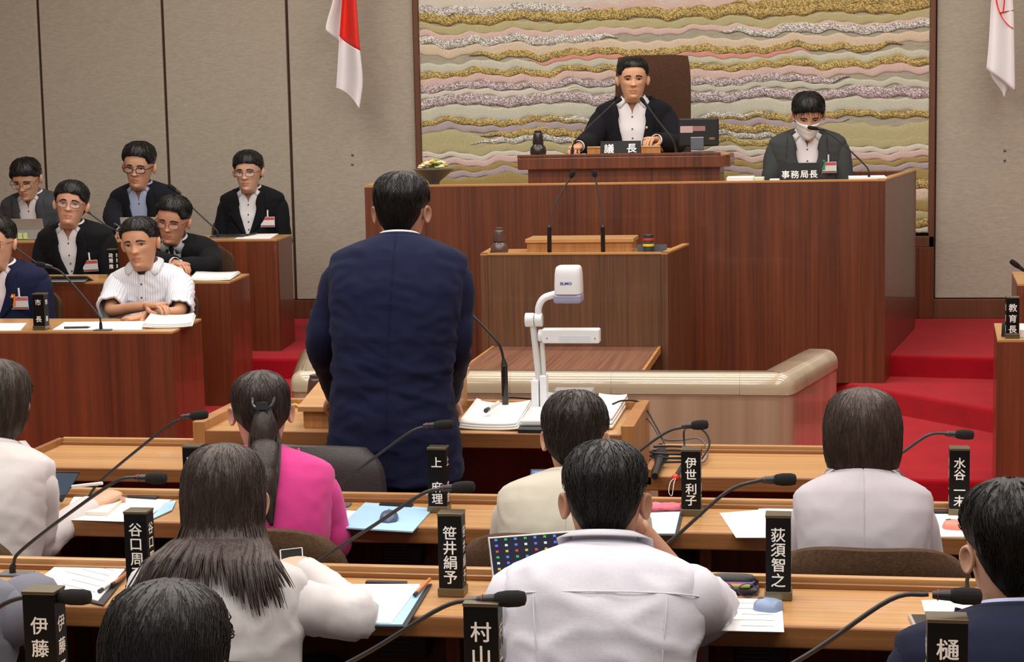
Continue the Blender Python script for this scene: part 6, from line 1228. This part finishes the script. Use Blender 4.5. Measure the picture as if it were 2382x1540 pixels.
for k, l, px, Yb, w in (('p1', 'brown chair of the man in the grey jacket', 61, 11.0, 0.46), ('p3', 'brown chair of the man in the blue shirt', 330, 11.0, 0.46), ('p5', 'brown chair before the back wall', 580, 11.02, 0.46), ('p2', 'brown chair of the man with the tilted head', 185, 9.84, 0.48), ('p4', 'brown chair of the man leaning forward', 452, 9.84, 0.48), ('p6', 'brown chair of the man with crossed arms', 352, 8.66, 0.48), ('p7', 'brown chair of the mayor in navy', 36, 8.66, 0.48)):
    chair(l, PY(px, 500, Yb).x, Yb - 0.24, PI, P[k].location.z, w=w, hb=0.78, group=OG)
pr = P['c1']; chair('tall brown high-backed chair of the chairman', PY(1511, 300, 10.95).x, 10.98, PI, 0.98, w=0.46, hb=1.25, group=None, wrap=0.05, t=0.11, mat=fabric('chair_dark', (74, 50, 36), 0.2, 300))
pr = P['c2']; chair_for(pr, 'brown chair of the masked man', -0.06, w=0.46, hb=0.62, group=None)
MG = 'brown chairs of the members'
chair('brown chair behind the grey-jacketed woman', PY(2022, 1300, 4.40).x, 4.54, 0.0, fl2, w=0.50, hb=0.79, group=MG, wrap=0.12, hb0=0.34)
chair('brown chair behind the pink jacket', PY(665, 1290, 4.45).x - 0.05, 4.62, -0.12, fl2, w=0.50, hb=0.79, group=MG, wrap=0.12, hb0=0.34)
chair('brown chair behind the beige jacket', PY(1275, 1290, 4.45).x, 4.62, 0.05, fl2, w=0.50, hb=0.79, group=MG, wrap=0.12, hb0=0.34)
chair('brown chair behind the cream jacket', PY(-70, 1290, 4.45).x, 4.52, -0.2, fl2, w=0.50, hb=0.79, group=MG, wrap=0.12, hb0=0.34)
for k, l in (('b3', 'brown chair under the long-haired woman'), ('b6', 'brown chair under the white-shirted man'), ('b8', 'brown chair under the man in navy'), ('b9', 'brown chair under the grey sleeve'), ('b4', 'brown chair under the dark-haired person in black')): chair_for(P[k], l, -0.06, w=0.48, hb=0.74, group=MG, hb0=0.36)
c = chair('dark grey leather office chair beside the standing man', PY(745, 1100, 5.42).x, 5.62, -0.25, 0.0, w=0.52, hb=0.86, seat=0.44, mat=M_LEATHER, group=None, wrap=0.14, t=0.06, arms=True)
# phone held by the long-haired woman, pen of the chairman
ph = [PY(652, 1306, 3.93), PY(706, 1300, 3.95), PY(704, 1272, 3.97), PY(650, 1278, 3.95)]
tablet('phone with silver edge held up by the long-haired woman', ph, M_SCREEN, M_SIL, 0.006, 'phone', 'phone', 0.003)
pn = thing('pencil', 'yellow pencil held by the chairman', 'pencil', PY(1331, 345, 10.44)); po = V(pn.location); MB().tube([V((0, 0, 0)), PY(1334, 308, 10.42) - po], 0.004, 8).obj('shaft', plain('pencil_yellow', (214, 186, 120), 0.5), pn, True); MB().tube([V((0, 0, -0.012)), V((0, 0, 0))], [0.001, 0.004], 8).obj('point', M_BLACK, pn, True)
pn = thing('pen', 'pale pen in the hand of the man in the blue shirt', 'pen', PY(266, 520, 10.38)); po = V(pn.location); MB().tube([V((0, 0, 0)), PY(284, 530, 10.42) - po], 0.004, 8).obj('shaft', plain('pen_grey', (120, 122, 128), 0.4), pn, True)
pn = thing('pen', 'white pen in the hand of the woman with the tablet', 'pen', PY(168, 1132, 5.0)); po = V(pn.location); MB().tube([V((0, 0, 0)), PY(238, 1124, 4.98) - po], 0.005, 8).obj('shaft', M_WHITE, pn, True); MB().tube([PY(168, 1132, 5.0) - po + V((-0.012, 0, -0.006)), V((0, 0, 0))], [0.001, 0.005], 8).obj('point', M_GREY, pn, True)
